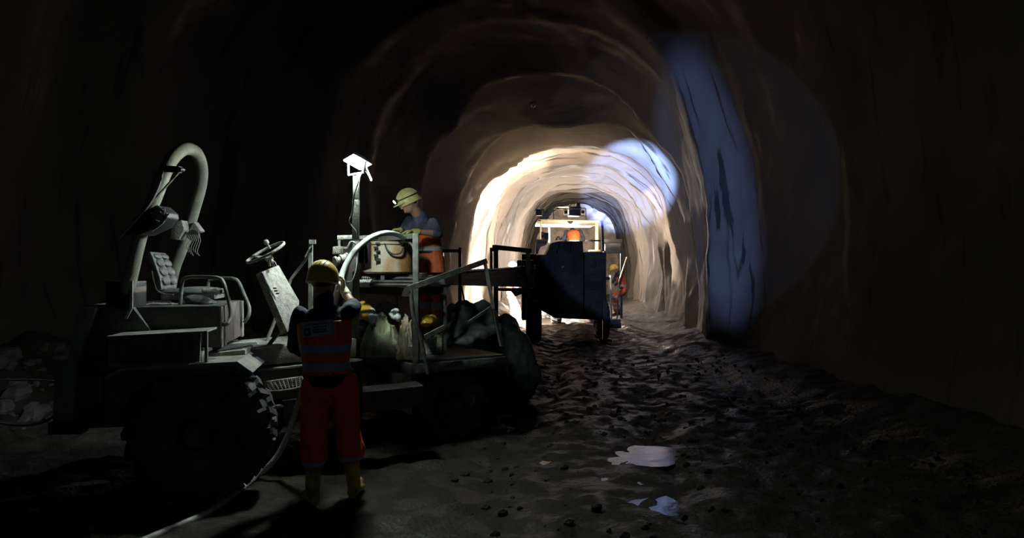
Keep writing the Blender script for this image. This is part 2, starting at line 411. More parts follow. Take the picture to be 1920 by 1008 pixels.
xs = [-8.6+ i*0.06 for i in range(int((3.6+8.6)/0.06))]; xs += [3.6+i*0.12 for i in range(int(5/0.12))]
rows = [[m.b.verts.new((x, y, floor_z(x, y))) for x in xs] for y in ys]
for i in range(len(ys)-1):
    for j in range(len(xs)-1): m.b.faces.new((rows[i][j], rows[i][j+1], rows[i+1][j+1], rows[i+1][j]))
mud = M('wet_mud', (0.034, 0.029, 0.023), 0.8, spec=0.25, col2=(0.055, 0.049, 0.041), scale=3.5, bump=1.0, bscale=26, lo=0.46, hi=0.58, rough2=0.28)
tag(m.build('floor', mud, base=(0, 0, 0)), kind='structure')
# puddles: thin water lying in the dips
wm = bpy.data.materials.new('muddy_water'); wm.use_nodes = True
b = wm.node_tree.nodes['Principled BSDF']; b.inputs['Base Color'].default_value = (0.035, 0.03, 0.025, 1); b.inputs['Roughness'].default_value = 0.10; b.inputs['IOR'].default_value = 1.33
_n = wm.node_tree.nodes.new('ShaderNodeTexNoise'); _n.inputs['Scale'].default_value = 7; _b = wm.node_tree.nodes.new('ShaderNodeBump'); _b.inputs['Strength'].default_value = 0.12; _b.inputs['Distance'].default_value = 0.02
wm.node_tree.links.new(_n.outputs['Fac'], _b.inputs['Height']); wm.node_tree.links.new(_b.outputs[0], b.inputs['Normal'])
plab = ['broad shallow puddle with torn outline in the mud right of the machine', 'long narrow puddle nearest the camera, reaching towards it', 'shallow puddle between the boots of the worker seen from behind', 'narrow puddle in the rut beyond the front wheel']
for (x, y, ra, rb, an), lb in zip(PUDDLES, plab):
    m = MB(); n = 40; ca, sa = math.cos(an), math.sin(an); ring = []
    for k in range(n):
        t = 2*math.pi*k/n; rr = 1+0.45*noise.noise(V((math.cos(t)*1.6+x, math.sin(t)*1.6+y, 1)))
        dx, dy = ra*rr*math.cos(t), rb*rr*math.sin(t); dx *= 1.25; dy *= 1.25; ring.append(V((x+dx*ca-dy*sa, y+dx*sa+dy*ca, -0.016)))
    m.prism(ring, (0, 0, -0.012))
    z = 0.001 if lb.startswith('shallow puddle between') else 0
    o = m.build('puddle', wm, smooth=False); o.location.z += z
    tag(o, lb, 'puddle', 'puddles in the mud')

# muck and stones banked along the left wall
rock = M('muck_stone', (0.13, 0.12, 0.105), 0.85, col2=(0.07, 0.065, 0.06), scale=6, bump=0.6)
m = MB(); rnd = random.Random(3)
for i in range(420):
    Y = 7.5+rnd.random()*6; xl = station(Y)[0]; X = xl+0.2+rnd.random()**1.3*2.3; r = 0.03+rnd.random()**3*0.16
    m.ell((X, Y, floor_z(X, Y)+r*0.2), (r*(0.8+rnd.random()*.5), r*.3*rnd.random(), 0), (0, r*(.7+rnd.random()*.4), r*.2), (0, r*.2, r*(0.5+rnd.random()*.3)), 6, 4)
tag(m.wob(0.02, 9).build('rubble', rock, smooth=False), 'loose broken muck banked along the foot of the left wall', 'rubble', kind='stuff')
m = MB()
for i in range(1100):
    Y = 4.2+rnd.random()*9; X = -0.6+rnd.random()*4.6; r = 0.008+rnd.random()**3*0.045
    if any(math.hypot(X-p[0], Y-p[1]) < 0.55 for p in PUDDLES): continue
    if X < 1.0-0.05*Y and Y > 8.5: continue
    m.ell((X, Y, floor_z(X, Y)+r*0.15), (r, r*.3, 0), (0, r*.8, r*.2), (0, 0, r*.6), 5, 3)
tag(m.wob(0.006, 30).build('mud_clods', mud, smooth=False), 'wet mud clods and gravel strewn over the open floor', 'gravel', kind='stuff')

shell_bvh = BVHTree.FromPolygons([p for r_ in grid for p in r_], [(i*(NU+1)+j, (i+1)*(NU+1)+j, (i+1)*(NU+1)+j+1, i*(NU+1)+j+1) for i in range(len(YS)-1) for j in range(NU)])
def on_shell(px, py):
    o = V((0, 0, EYE)); d = (P(px, py, 1.0)-o).normalized()
    return shell_bvh.ray_cast(o, d)
h, n, _, _ = on_shell(1000, 197)
n = n if n.dot(V((0, 0, EYE))-h) > 0 else -n
t = thing('rock_bolt', h, 'small pale rock bolt plate high on the dark tunnel roof', 'bolt')
MB().lathe(h, n, [(0.07, -0.01), (0.07, 0.012), (0.03, 0.03)], 12).build('plate', MT['white_paint'], t)
MB().lathe(h, n, [(0.02, 0.0), (0.02, 0.09)], 8).build('bolt_head', MT['steel'], t)
# ------------------------------------------------------------------ wheeled carrier on the left
R = Plane(-2.305, 5.0, 12)
FP = Plane(-2.09, 5.7, 33)
PL = Plane(-0.93, 6.6, 33)
car = thing('carrier_vehicle', (-2.6, 5.6, 0), 'dusty grey open articulated carrier with roll bar, empty seat and steering wheel, at the left', 'vehicle')

def wheel(c, n, r, w, parent, lugs=20):
    """c = centre of the outer face, n = inward axis"""
    c = V(c); n = V(n).normalized(); k = r/0.53
    m = MB()
    m.lathe(c, n, [(0.30*k, 0.03), (0.34*k, 0.0), (0.43*k, 0.0), (0.485*k, 0.03), (0.50*k, 0.07), (0.50*k, w-0.07), (0.485*k, w-0.03), (0.43*k, w), (0.30*k, w-0.02)], 48, closed=True)
    side = V((0, 0, 1)).cross(n).normalized(); upv = V((0, 0, 1))
    for i in range(lugs):
        for row in (0, 1):
            t = 2*math.pi*(i+row*0.5)/lugs; t2 = t+0.13
            e = side*math.cos(t)+upv*math.sin(t); e2 = side*math.cos(t2)+upv*math.sin(t2)
            h0, h1 = (0.035, w*0.55) if row == 0 else (w-0.035, w*0.45)
            m.beam(c+n*h0+e*(r-0.03*k), c+n*h1+e2*(r-0.014*k), 0.05*k, 0.045*k, up=e)
            m.beam(c+n*(h0*0.4+(w*0.6 if row else 0))+e*(r-0.09*k), c+n*h0+e*(r-0.03*k), 0.045*k, 0.03*k, up=side)
    wh = m.build('wheel', MT['rubber'], parent)
    m = MB().lathe(c, n, [(0.02*k, -0.03), (0.09*k, -0.03), (0.11*k, 0.02), (0.17*k, 0.06), (0.26*k, 0.05), (0.31*k, 0.015), (0.32*k, 0.04), (0.30*k, 0.12), (0.02*k, 0.12)], 36)
    for i in range(8):
        t = math.pi*2*i/8; e = side*math.cos(t)+upv*math.sin(t); m.lathe(c+e*0.135*k+n*0.02, -n, [(0.014, 0), (0.014, 0.035)], 6)
    m.build('rim', MT['body'], wh)
    return wh
wheel(R.q(370, 815, 0), R.n, 0.53, 0.36, car)
wheel(R.q(370, 815, 0)+R.n*1.42, R.n, 0.53, 0.36, car)
MB().beam(R.q(370, 815, 0.3), R.q(370, 815, 0)+R.n*1.5, 0.12).build('axle', MT['darksteel'], car)

# fender: bent plate over the rear wheel
def plate(pl, pix, off, depth, th=0.025, dz=V((0, 0, -1))):
    pts = [pl.q(px, py, off) for px, py in pix]
    m = MB(); n = len(pts)
    for i in range(n-1):
        a, b = pts[i], pts[i+1]; d = (b-a).normalized(); up = pl.n.cross(d).normalized()
        m.prism([a, b, b-up*th*(1 if up.z > 0 else -1), a-up*th*(1 if up.z > 0 else -1)], pl.n*depth)
    return m
plate(R, [(196, 706), (228, 688), (354, 682), (444, 678), (474, 698)], -0.06, 0.62).wob(0.004, 5).build('fender', MT['dusty'], car)
MB().prism([R.q(196, 700, -0.05), R.q(444, 680, -0.05), R.q(472, 699, -0.05), R.q(462, 706, -0.05), R.q(430, 696, -0.05), R.q(300, 704, -0.05), R.q(250, 735, -0.05), R.q(210, 800, -0.05), R.q(196, 800, -0.05)], R.n*0.03).build('fender_skirt', MT['body'], car)

# engine body, tail panel
MB().prism([R.q(150, 577, 0.30), R.q(248, 575, 0.30), R.q(300, 640, 0.30), R.q(330, 690, 0.30), R.q(300, 720, 0.30), R.q(235, 800, 0.30), R.q(120, 805, 0.30), R.q(122, 690, 0.30)], R.n*1.05).build('engine_body', MT['body'], car, bevel=0.012)
MB().prism([R.q(146, 574, 0.26), R.q(181, 574, 0.26), R.q(142, 690, 0.26), R.q(136, 806, 0.26), R.q(97, 806, 0.26), R.q(101, 690, 0.26), R.q(124, 684, 0.26)], R.n*1.13).build('tail_panel', MT['dusty'], car, bevel=0.015)
for o_ in (0.2, 1.3): MB().beam(R.q(97, 800, o_), R.q(160, 800, o_), 0.12, 0.08).build('tail_skid', MT['darksteel'], car)
# seat box (operator platform)
sb_pts = [R.q(206, 576, 0.36), R.q(411, 573, 0.36), R.q(413, 650, 0.36), R.q(206, 660, 0.36)]
sb = MB().prism(sb_pts, R.n*1.0).build('seat_box', MT['body'], car, bevel=0.008)
# lit end plates of the seat box
a, b = R.q(412, 574, 0.36), R.q(413, 652, 0.36)
for v0, v1 in ((0.0, 0.09), (0.13, 0.2), (0.9, 0.99)):
    MB().prism([a+R.n*v0, a+R.n*v1, b+R.n*v1, b+R.n*v0], R.d*0.012).build('end_flange', MT['dusty'], sb)
# punched side guard
g0 = -0.02
gp = [R.q(202, 630, g0), R.q(388, 620, g0), R.q(377, 680, g0), R.q(202, 690, g0)]
gd = MB()
fr = R.q(388, 620, g0); fl = R.q(200, 630, g0)
gd.prism([R.q(200, 630, g0), R.q(388, 620, g0), R.q(388, 623, g0), R.q(200, 633, g0)], R.n*0.34)
gd.beam(R.q(387, 621, g0+0.01), R.q(387, 680, g0+0.01), 0.02).beam(R.q(387, 621, g0+0.33), R.q(387, 680, g0+0.33), 0.02).beam(R.q(202, 685, g0), R.q(387, 681, g0), 0.02)
gd.beam(R.q(375, 625, g0+0.02), R.q(373, 682, g0+0.02), 0.015)
guard = gd.build('side_guard', MT['dusty'], car)
MB().prism([R.q(202, 633, 0), R.q(376, 625, 0), R.q(374, 681, 0), R.q(202, 688, 0)], R.n*0.006).build('grille_sheet', MT['grille'], guard)
MB().lathe(R.q(381, 672, 0.12), R.d, [(0.055, -0.04), (0.06, 0.0), (0.03, 0.03)], 20).build('round_filter', MT['dusty'], guard)

# chassis in front of the seat
def fpbox(px0, px1, y0, y1, off, depth, name, mat, bevel=0.006, yr=None):
    pts = [FP.q(px0, y0, off), FP.q(px1, y0-(px1-px0)*0.10, off), FP.q(px1, y1-(px1-px0)*0.10, off), FP.q(px0, y1, off)]
    return MB().prism(pts, FP.n*depth).build(name, mat, car, bevel=bevel)
fpbox(446, 668, 657, 690, 0.0, 0.80, 'front_deck', MT['dusty'])
fpbox(484, 668, 697, 752, 0.03, 0.7, 'chassis_side', MT['body'])
fpbox(484, 668, 692, 697, -0.02, 0.6, 'chassis_lip', MT['dusty'])
fpbox(497, 668, 762, 768, -0.05, 0.5, 'lower_sill', MT['dusty'])
MB().prism([R.q(392, 662, 0.35), R.q(460, 655, 0.35), R.q(460, 672, 0.35), R.q(392, 678, 0.35)], R.n*0.8).build('articulation_cover', MT['dusty_pale'], car, bevel=0.01)
MB().lathe(R.w(1.02, 0.8, 0.45), (0, 0, 1), [(0.16, 0), (0.16, 0.5)], 20).beam(R.w(0.5, 0.8, 0.55), R.w(1.7, 1.0, 0.6), 0.3, 0.18).build('articulation_joint', MT['darksteel'], car)
# foot step
st0, st1, st2, st3 = FP.q(494, 716, -0.02), FP.q(566, 706, -0.02), FP.q(566, 724, -0.16), FP.q(506, 733, -0.16)
m = MB().tube([st0, st3, st2, st1], 0.008, 6, smooth=3).tube([st0, st1], 0.008, 6)
for i in range(9):
    t = (i+0.5)/9
    m.tube([st0.lerp(st1, t), st3.lerp(st2, t)], 0.003, 5)
for j in range(1, 5):
    t = j/5; a = st0.lerp(st3, t); b = st1.lerp(st2, t); pts = [a.lerp(b, k/18)+V((0, 0, 0.006*(-1)**k)) for k in range(19)]
    m.tube(pts, 0.003, 5)
m.build('foot_step', MT['steel'], car)

# roll bar
near = [(237, 548, 5.22), (243, 525, 5.22), (264, 437, 5.25), (289.5, 373, 5.32), (311, 319, 5.42), (328, 292, 5.55), (349, 279, 5.78), (368, 286, 6.0), (378, 312, 6.18), (377, 345, 6.28), (366, 386, 6.34), (355, 423, 6.38), (344, 458, 6.4), (326, 506, 6.42), (316, 560, 6.42)]
arch = MB().tube([P(*p) for p in near], 0.052, 16, smooth=5).build('roll_bar', MT['arch'], car)
MB().prism([P(198, 527, 5.18), P(247, 527, 5.18), P(247, 576, 5.18), P(198, 576, 5.18)], (-0.02, 0.25, 0)).build('roll_bar_socket', MT['black'], car, bevel=0.008)
MB().prism([P(305, 548, 6.35), P(330, 548, 6.35), P(330, 576, 6.35), P(305, 576, 6.35)], (0, 0.2, 0)).build('roll_bar_socket', MT['black'], car, bevel=0.008)
MB().beam(P(247, 526, 5.17), P(246, 577, 5.17), 0.012, 0.02).beam(P(246, 577, 5.17), P(236, 597, 5.17), 0.012, 0.02).build('edge_strip', MT['dusty'], car)
# clamp and gas strut on the near leg
cl = MB().beam(P(306, 316, 5.38), P(338, 318, 5.30), 0.03, 0.05).lathe(P(340, 318, 5.29), (0.3, 1, 0), [(0.018, -0.02), (0.018, 0.02)], 10).build('clamp', MT['black'], car)
MB().tube([P(338, 320, 5.3), P(225, 445, 5.05)], 0.008, 8).build('strut', MT['steel'], car)
MB().tube([P(222, 448, 5.05), P(280, 383, 5.05), P(300, 345, 5.2), P(306, 318, 5.3)], 0.006, 6, smooth=4).build('cable', MT['cable'], car)
# near work-lamp bracket with dangling wires
lb = MB().prism([P(232, 440, 5.12), P(250, 408, 5.12), P(292, 384, 5.12), P(308, 398, 5.12), P(309, 408, 5.12), P(296, 425, 5.12), P(262, 440, 5.12)], (0.02, 0.18, 0.0)).build('lamp_bracket', MT['black'], car, bevel=0.01)
MB().tube([P(294, 386, 5.1), P(303, 393, 5.1), P(309, 405, 5.1), P(306, 415, 5.1), P(296, 424, 5.1), P(284, 432, 5.1)], 0.010, 6, smooth=3).build('bracket_rim', MT['dusty'], lb)
m = MB(); rnd = random.Random(5)
for i in range(7):
    a = P(288+rnd.random()*14, 392+rnd.random()*12, 5.08); pts = [a]
    for k in range(4): pts.append(pts[-1]+V((rnd.uniform(-.03, .035), rnd.uniform(-.015, .01), rnd.uniform(-.045, .02))))
    m.tube(pts, 0.004, 5, smooth=3)
m.build('loose_wire', MT['cable'], lb)
MB().lathe(P(300, 404, 5.1), (0.5, -1, -.1), [(0.035, -0.03), (0.05, 0.0), (0.048, 0.03), (0.04, 0.028)], 18).build('work_lamp', MT['darksteel'], lb)
# far work lamp
lb2 = MB().prism([P(322, 418, 6.2), P(340, 412, 6.2), P(345, 430, 6.2), P(335, 450, 6.2), P(318, 448, 6.2)], (0, 0.12, 0)).prism([P(363, 415, 6.3), P(376, 433, 6.3), P(370, 436, 6.3), P(351, 436, 6.3)], (0, 0.1, 0)).build('lamp_bracket', MT['dusty'], car, bevel=0.008)
MB().lathe(P(363, 441, 6.26), (0.2, -1, 0), [(0.03, -0.05), (0.055, 0.0), (0.05, 0.03)], 18).build('work_lamp', MT['darksteel'], lb2)
m = MB()
for i in range(6):
    a = P(352+i*4, 440, 6.2); m.tube([a, a+V((0.02, 0, -.05)), a+V((-.01, 0, -.10-.01*i)), a+V((0.012, 0, -.16-.015*(i % 3)))], 0.004, 5, smooth=3)
m.build('loose_wire', MT['cable'], lb2)

# seat
seat = thing('seat', (0, 0, 0), '', ''); seat.parent = car; seat.location = (0, 0, 0)
for k in ('label', 'category'):
    if k in seat: del seat[k]
def bp(px, py): return P(px, py, 5.72)
nv = R.n*0.46
outline = [(274, 474), (281, 471), (286, 480), (300, 520), (303, 541), (300, 545), (294, 541), (293, 524), (280, 490)]
m = MB().prism([bp(*p) for p in outline], nv)
back = m.build('backrest', MT['seat'], seat, bevel=0.012)
m = MB()
fl = [(284, 474), (289, 485), (295, 500), (301, 517), (305, 535)]
for i in range(4):
    for k in (0.04, 0.25):
        a, b = bp(*fl[i]), bp(*fl[i+1]); d = (b-a)
        m.ell((a+b)/2+R.n*(k+0.09)+R.d*0.0, d*0.52, R.n*0.095, R.d*0.028, 12, 7)
m.build('padding', MT['seat'], back)
cu = MB()
for k in (0.02, 0.17, 0.32):
    c0 = bp(303, 549)+R.n*(k+0.07); cu.ell(c0+R.d*0.21, R.d*0.24, R.n*0.085, (0, 0, 0.045), 16, 9)
cu.box(bp(303, 556)+R.n*0.23+R.d*0.2, (0.42, 0.42, 0.05), Matrix((R.d, R.n, V((0, 0, 1)))).transposed())
cu.build('seat_cushion', MT['seat'], seat)
MB().box(bp(303, 567)+R.n*0.23+R.d*0.16, (0.25, 0.25, 0.12), Matrix((R.d, R.n, V((0, 0, 1)))).transposed(), taper=0.8).build('seat_base', MT['darksteel'], seat)
MB().tube([bp(285, 508), bp(290, 530), bp(296, 545), bp(310, 551), bp(325, 552)], 0.008, 6, smooth=3).build('seat_bracket', MT['steel'], seat)
# grab rails each side of the seat
MB().tube([P(338, 572, 5.55), P(341, 530, 5.55), P(348, 521, 5.55), P(365, 519, 5.55), P(403, 520, 5.5), P(416, 525, 5.5), P(424, 545, 5.47), P(432, 580, 5.43), P(431, 598, 5.4), P(424, 608, 5.36), P(414, 607, 5.42)], 0.016, 10, smooth=4).build('grab_rail', MT['rail'], car)
MB().tube([P(388, 572, 6.35), P(390, 532, 6.35), P(397, 524, 6.35), P(415, 521, 6.35), P(437, 522, 6.3), P(447, 528, 6.3), P(456, 548, 6.28), P(467, 575, 6.25), P(466, 592, 6.2), P(458, 604, 6.2)], 0.016, 10, smooth=4).build('grab_rail', MT['rail'], car)

# steering column and wheel
m = MB().prism([P(491, 509, 5.6), P(523, 496, 5.98), P(562, 564, 5.98), P(560, 582, 5.92), P(540, 624, 5.6), P(514, 563, 5.6), P(511, 556, 5.6)], V((-0.92, 0, -0.39))*0.06)
colm = m.wob(0.002, 8).build('steering_column', MT['dusty_pale'], car, bevel=0.012)
MB().tube([P(492, 512, 5.585), P(500, 530, 5.585), P(512, 553, 5.585)], 0.006, 6).build('cover_edge', MT['dusty'], colm)
m = MB()
for px, py in ((511, 540), (513, 545), (516, 550)): m.box(P(px, py, 5.64)+V((.02,0,0)), (0.022, 0.02, 0.012))
m.build('switch', MT['black'], colm)
MB().beam(P(548, 590, 5.95), P(500, 652, 5.95), 0.03, 0.03).build('column_brace', MT['darksteel'], car)
wc = P(498, 473, 5.75); wn = V((-0.40, -0.33, 0.86)).normalized()
m = MB(); u = V((69/1280*5.75, 0.06, 29/1280*5.75)); u = (u-wn*u.dot(wn)).normalized(); vv_ = wn.cross(u)
m.tube([wc+(u*math.cos(t)+vv_*math.sin(t))*0.168 for t in [2*math.pi*i/40 for i in range(40)]], 0.0125, 10, closed=True)
sw = m.build('steering_wheel', MT['dusty_pale'], colm)
m = MB(); hub = wc-wn*0.05
for k in (0.3, 2.4, 4.5): m.beam(hub, wc+(u*math.cos(k)+vv_*math.sin(k))*0.165, 0.024, 0.008, up=wn)
m.lathe(hub, wn, [(0.03, -0.03), (0.036, 0.0), (0.02, 0.02)], 16).tube([hub, P(514, 496, 5.73)], 0.018, 10)
m.beam(P(506, 499, 5.7), P(504, 487, 5.7), 0.014).beam(P(518, 499, 5.7), P(514, 490, 5.7), 0.014)
m.build('wheel_hub', MT['dusty_pale'], sw)
kc = wc+(vv_*0.15+u*0.05)
MB().lathe(P(504, 462, 5.85), wn, [(0.010, -0.02), (0.010, 0.02), (0.021, 0.03), (0.022, 0.055), (0.012, 0.065)], 14).build('spinner_knob', MT['dusty'], sw)

# front post with clamp and braces beside the column
MB().beam(P(582.5, 640, 6.35), P(582.5, 458, 6.35), 0.035, 0.035).build('front_post', MT['rail'], car)
MB().beam(P(580, 453, 6.3), P(592, 453, 6.3), 0.03, 0.04).beam(P(572, 482, 6.3), P(585, 457, 6.3), 0.012).build('post_clamp', MT['rail'], car)
MB().beam(P(545, 524, 6.4), P(578, 480, 6.4), 0.022).beam(P(545, 524, 6.4), P(500, 640, 6.2), 0.022).build('diagonal_brace', MT['dusty'], car)

# loading platform: frame, deck, posts, rails
def up(u, v, z): return PL.w(u, v, z)
dk = MB(); RT = Matrix((PL.d, PL.n, V((0, 0, 1)))).transposed()
dk.box(up(0.5, 0.83, 0.84), (1.02, 1.64, 0.03), RT).build('platform_deck', MT['tarp'], car)
MB().beam(up(0, -0.0, 0.93), up(0, 1.66, 0.93), 0.05, 0.125).build('edge_beam', MT['rail'], car, bevel=0.004)
MB().beam(up(-0.04, -0.02, 0.78), up(-0.04, 1.7, 0.78), 0.06, 0.11).build('frame_beam', MT['rail'], car, bevel=0.004)
MB().beam(up(0.0, -0.02, 0.79), up(1.02, -0.02, 0.79), 0.05, 0.09).beam(up(1.0, 0, 0.79), up(1.0, 1.66, 0.79), 0.05, 0.09).beam(up(0, 1.66, 0.79), up(1.02, 1.66, 0.79), 0.05, 0.09).build('frame_beam', MT['rail'], car, bevel=0.004)
MB().beam(up(-0.9, 0.3, 0.72), up(0.3, 0.3, 0.72), 0.12, 0.14).beam(up(-0.9, 1.2, 0.72), up(0.9, 1.2, 0.72), 0.12, 0.14).build('chassis_rail', MT['darksteel'], car)
for (u_, v_, z0, z1, s) in ((0, 0, 0.74, 2.09, 0.055), (0, 1.62, 0.85, 2.06, 0.045), (1.12, 1.62, 0.85, 1.95, 0.04)):
    MB().beam(up(u_, v_, z0), up(u_, v_, z1), s, s).build('corner_post', MT['rail'], car, bevel=0.003)
MB().beam(up(0, -0.02, 2.07), up(0, 1.64, 2.07), 0.05, 0.05).build('top_rail', MT['rail'], car, bevel=0.003)
MB().tube([up(0.02, 0.05, 1.85), up(0.02, 0.10, 1.97), up(0.02, 0.22, 2.02), up(0.02, 0.40, 2.03)], 0.014, 8, smooth=4).build('bent_brace', MT['rail'], car)
MB().beam(up(0.02, 0.0, 1.52), up(0.02, 1.64, 1.52), 0.04, 0.09).beam(up(0.5, 0.35, 1.52), up(0.5, 1.64, 1.52), 0.04, 0.09).build('shelf_bearer', MT['darksteel'], car)
MB().box(up(0.25, 1.0, 1.575), (0.62, 1.3, 0.02), RT).build('shelf', MT['darksteel'], car)
for v_ in (0.35, 1.6): MB().beam(up(0.5, v_, 0.86), up(0.5, v_, 1.56), 0.035).build('shelf_leg', MT['rail'], car)
# cabinet under the deck, front axle and wheels
MB().prism([FP.q(735, 700, 0.28), FP.q(773, 698, 0.28), FP.q(773, 778, 0.28), FP.q(735, 764, 0.28)], V((-0.28, 0.5, 0))).build('under_box', MT['dusty'], car, bevel=0.006)
fw = up(0.47, 0.06, 0.38); wheel(fw, PL.n, 0.40, 0.30, car, 18); wheel(fw+PL.n*1.25, PL.n, 0.40, 0.30, car, 18)
MB().beam(fw+PL.n*0.2, fw+PL.n*1.4, 0.1).build('axle', MT['darksteel'], car)
# bent swing gate hanging outside the near side
def gq(px, py, o=-0.1): return PL.q(px, py, o)
MB().beam(gq(764, 541), gq(912, 489), 0.035, 0.05).build('gate_top_bar', MT['rail'], car)
MB().tube([gq(770, 540), gq(775, 590), gq(790, 640), gq(802, 700)], 0.02, 10, smooth=4).build('gate_post', MT['rail'], car)
MB().beam(gq(909, 490), gq(925, 578), 0.035).beam(gq(925, 578), gq(941, 648), 0.035).build('gate_post', MT['rail'], car)
MB().beam(gq(796, 632), gq(833, 613), 0.03, 0.045).build('gate_brace', MT['rail'], car)
MB().beam(gq(878, 604), gq(921, 575), 0.022).build('gate_brace', MT['rail'], car)
# ------------------------------------------------------------------ things on the loading platform
cfg = up(0.30, 0.62, 1.60)
dc = P(729, 500, 7.2); dc.z = 0
drum = thing('mixing_drum', (dc.x, dc.y, 1.59), 'beige rust-streaked round steel drum on the loading platform under the arched hose', 'drum')
db = V((dc.x, dc.y, 1.70))
MB().lathe(db, (0, 0, 1), [(0.05, 0.0), (0.235, 0.0), (0.262, 0.02), (0.268, 0.30), (0.282, 0.305), (0.285, 0.33), (0.255, 0.33), (0.25, 0.04), (0.05, 0.03)], 48).build('drum_shell', MT['drum'], drum)
for k in range(3): t = k*2.1+0.4; e = V((math.cos(t), math.sin(t), 0)); MB().beam(db+e*0.2, V((dc.x, dc.y, 1.585))+e*0.22, 0.04).build('drum_leg', MT['darksteel'], drum)
MB().lathe(db-V((0, 0, 0.10)), (0, 0, 1), [(0.10, 0), (0.14, 0.05), (0.14, 0.10)], 24).build('gearbox', MT['darksteel'], drum)
m = MB(); hx = db+V((-0.07, -0.265, 0.34))
m.beam(hx, hx+V((0, -0.01, -0.21)), 0.016, 0.012)
for k in range(5): m.box(hx+V((0.01*(-1)**k, -0.015, -0.03-k*0.04)), (0.045, 0.02, 0.018))
m.beam(hx+V((-0.015, -0.02, -0.2)), hx+V((0.035, -0.02, -0.2)), 0.02).build('latch', MT['black'], drum)
MB().tube([db+V((0.0, -0.27, 0.33)), db+V((0.04, -0.29, 0.24)), db+V((0.10, -0.28, 0.20)), db+V((0.17, -0.25, 0.22)), db+V((0.2, -0.2, 0.32))], 0.009, 8, smooth=4).build('lifting_strap', MT['darksteel'], drum)

cab = thing('control_cabinet', P(668, 535, 6.3), 'dark upright control cabinet left of the drum with a pale lidded tray on top', 'cabinet')
MB().prism([P(642, 451, 6.3), P(684, 451, 6.3), P(684, 503, 6.3), P(661, 510, 6.3), P(661, 640, 6.3), P(642, 640, 6.3)], (0, 0.3, 0)).build('cabinet_body', MT['body'], cab, bevel=0.008)
MB().prism([P(632, 441, 6.25), P(661, 440, 6.25), P(661, 448, 6.25), P(632, 449, 6.25)], (0, 0.25, 0)).build('tray', MT['dusty_pale'], cab, bevel=0.006)
MB().beam(P(671, 446, 6.25), P(705, 444, 6.25), 0.2, 0.03).build('tray', MT['dusty_pale'], cab)
MB().beam(P(636, 450, 6.22), P(636, 468, 6.22), 0.02).beam(P(635, 464, 6.2), P(658, 464, 6.2), 0.02, 0.018).build('side_bracket', MT['dusty'], cab)
MB().prism([P(624, 462, 6.18), P(638, 461, 6.18), P(638, 475, 6.18), P(623, 476, 6.18)], (0, 0.1, 0)).build('junction_box', MT['dusty_pale'], cab, bevel=0.005)
MB().tube([P(653, 462, 6.18), P(656, 455, 6.18), P(661, 453, 6.18), P(667, 457, 6.18), P(668, 463, 6.18)], 0.009, 8, smooth=3).build('lifting_eye', MT['dusty_pale'], cab)
m = MB(); a = P(628, 490, 6.1); b = P(645, 484, 6.15); ax = (b-a)
m.lathe(a, ax, [(0.03, -0.01), (0.045, 0.0), (0.045, 0.02), (0.03, 0.03), (0.03, 0.05), (0.044, 0.055), (0.044, 0.075), (0.036, 0.08), (0.036, 0.11), (0.042, 0.115), (0.042, 0.13), (0.02, 0.14)], 20)
m.tube([b, P(650, 492, 6.3)], 0.03, 10).build('pipe_coupling', MT['dusty_pale'], cab)
MB().tube([P(668, 462, 6.3), P(669, 490, 6.15), P(665, 515, 6.1), P(657, 528, 6.1), P(640, 524, 6.3)], 0.006, 6, smooth=4).build('cable', MT['cable'], cab)
MB().prism([P(672, 455, 6.3), P(684, 455, 6.3), P(684, 492, 6.3), P(672, 492, 6.3)], (0, 0.12, 0)).build('gauge_panel', MT['dusty'], cab)

# floodlight on its mast
fl = thing('floodlight', P(667, 446, 6.0), 'glowing square LED floodlight on a square steel mast above the drum', 'light')
MB().beam(P(667, 448, 6.0), P(667.5, 375, 6.0), 0.055).build('mast', MT['rail'], fl, bevel=0.004)
MB().beam(P(667.5, 380, 6.0), P(668, 326, 6.0), 0.047).build('upper_mast', MT['rail'], fl, bevel=0.003)
c = V((P(670, 305, 6.0))); e1 = V((0.124, -0.13, 0.033)); e2 = V((0.138, 0.113, -0.074))
nn = e2.cross(e1).normalized()
if nn.z > 0: nn = -nn
LAMP_C = c.copy(); LAMP_N = nn.copy()
def lp(a, b, h=0): return LAMP_C+e1*a+e2*b+LAMP_N*h
MB().prism([lp(-.5, -.5, -0.035), lp(.5, -.5, -0.035), lp(.5, .5, -0.035), lp(-.5, .5, -0.035)], nn*0.03).build('lamp_housing', MT['white_paint'], fl, bevel=0.003)
face = MB().prism([lp(-.46, -.46, -0.004), lp(.40, -.46, -0.004), lp(.40, .40, -0.004), lp(-.46, .40, -0.004)], nn*0.006).build('lamp_face', MT['lamp_face'], fl, smooth=False)
MB().beam(P(653, 308, 6.0), P(654, 329, 6.0), 0.022, 0.012).beam(P(654, 328, 6.0), P(683, 323, 5.92), 0.022, 0.012).beam(P(683, 323, 5.92), P(686, 302, 5.92), 0.022, 0.012).build('yoke', MT['white_paint'], fl)
MB().tube([P(686, 312, 6.08), P(692, 325, 6.08), P(697, 336, 6.08), P(696, 338, 6.08), P(692, 330, 6.08), P(684, 318, 5.92), P(676, 328, 6.02), P(672, 345, 6.04)], 0.006, 6, smooth=4).build('flex', MT['white_paint'], fl)
MB().tube([P(672, 340, 5.92), P(664, 365, 5.92), P(662, 385, 5.92), P(660, 400, 5.92), P(655, 415, 5.92), P(660, 424, 5.92), P(667, 433, 5.92), P(668, 446, 5.92)], 0.007, 6, smooth=4).build('flex', MT['cable'], fl)

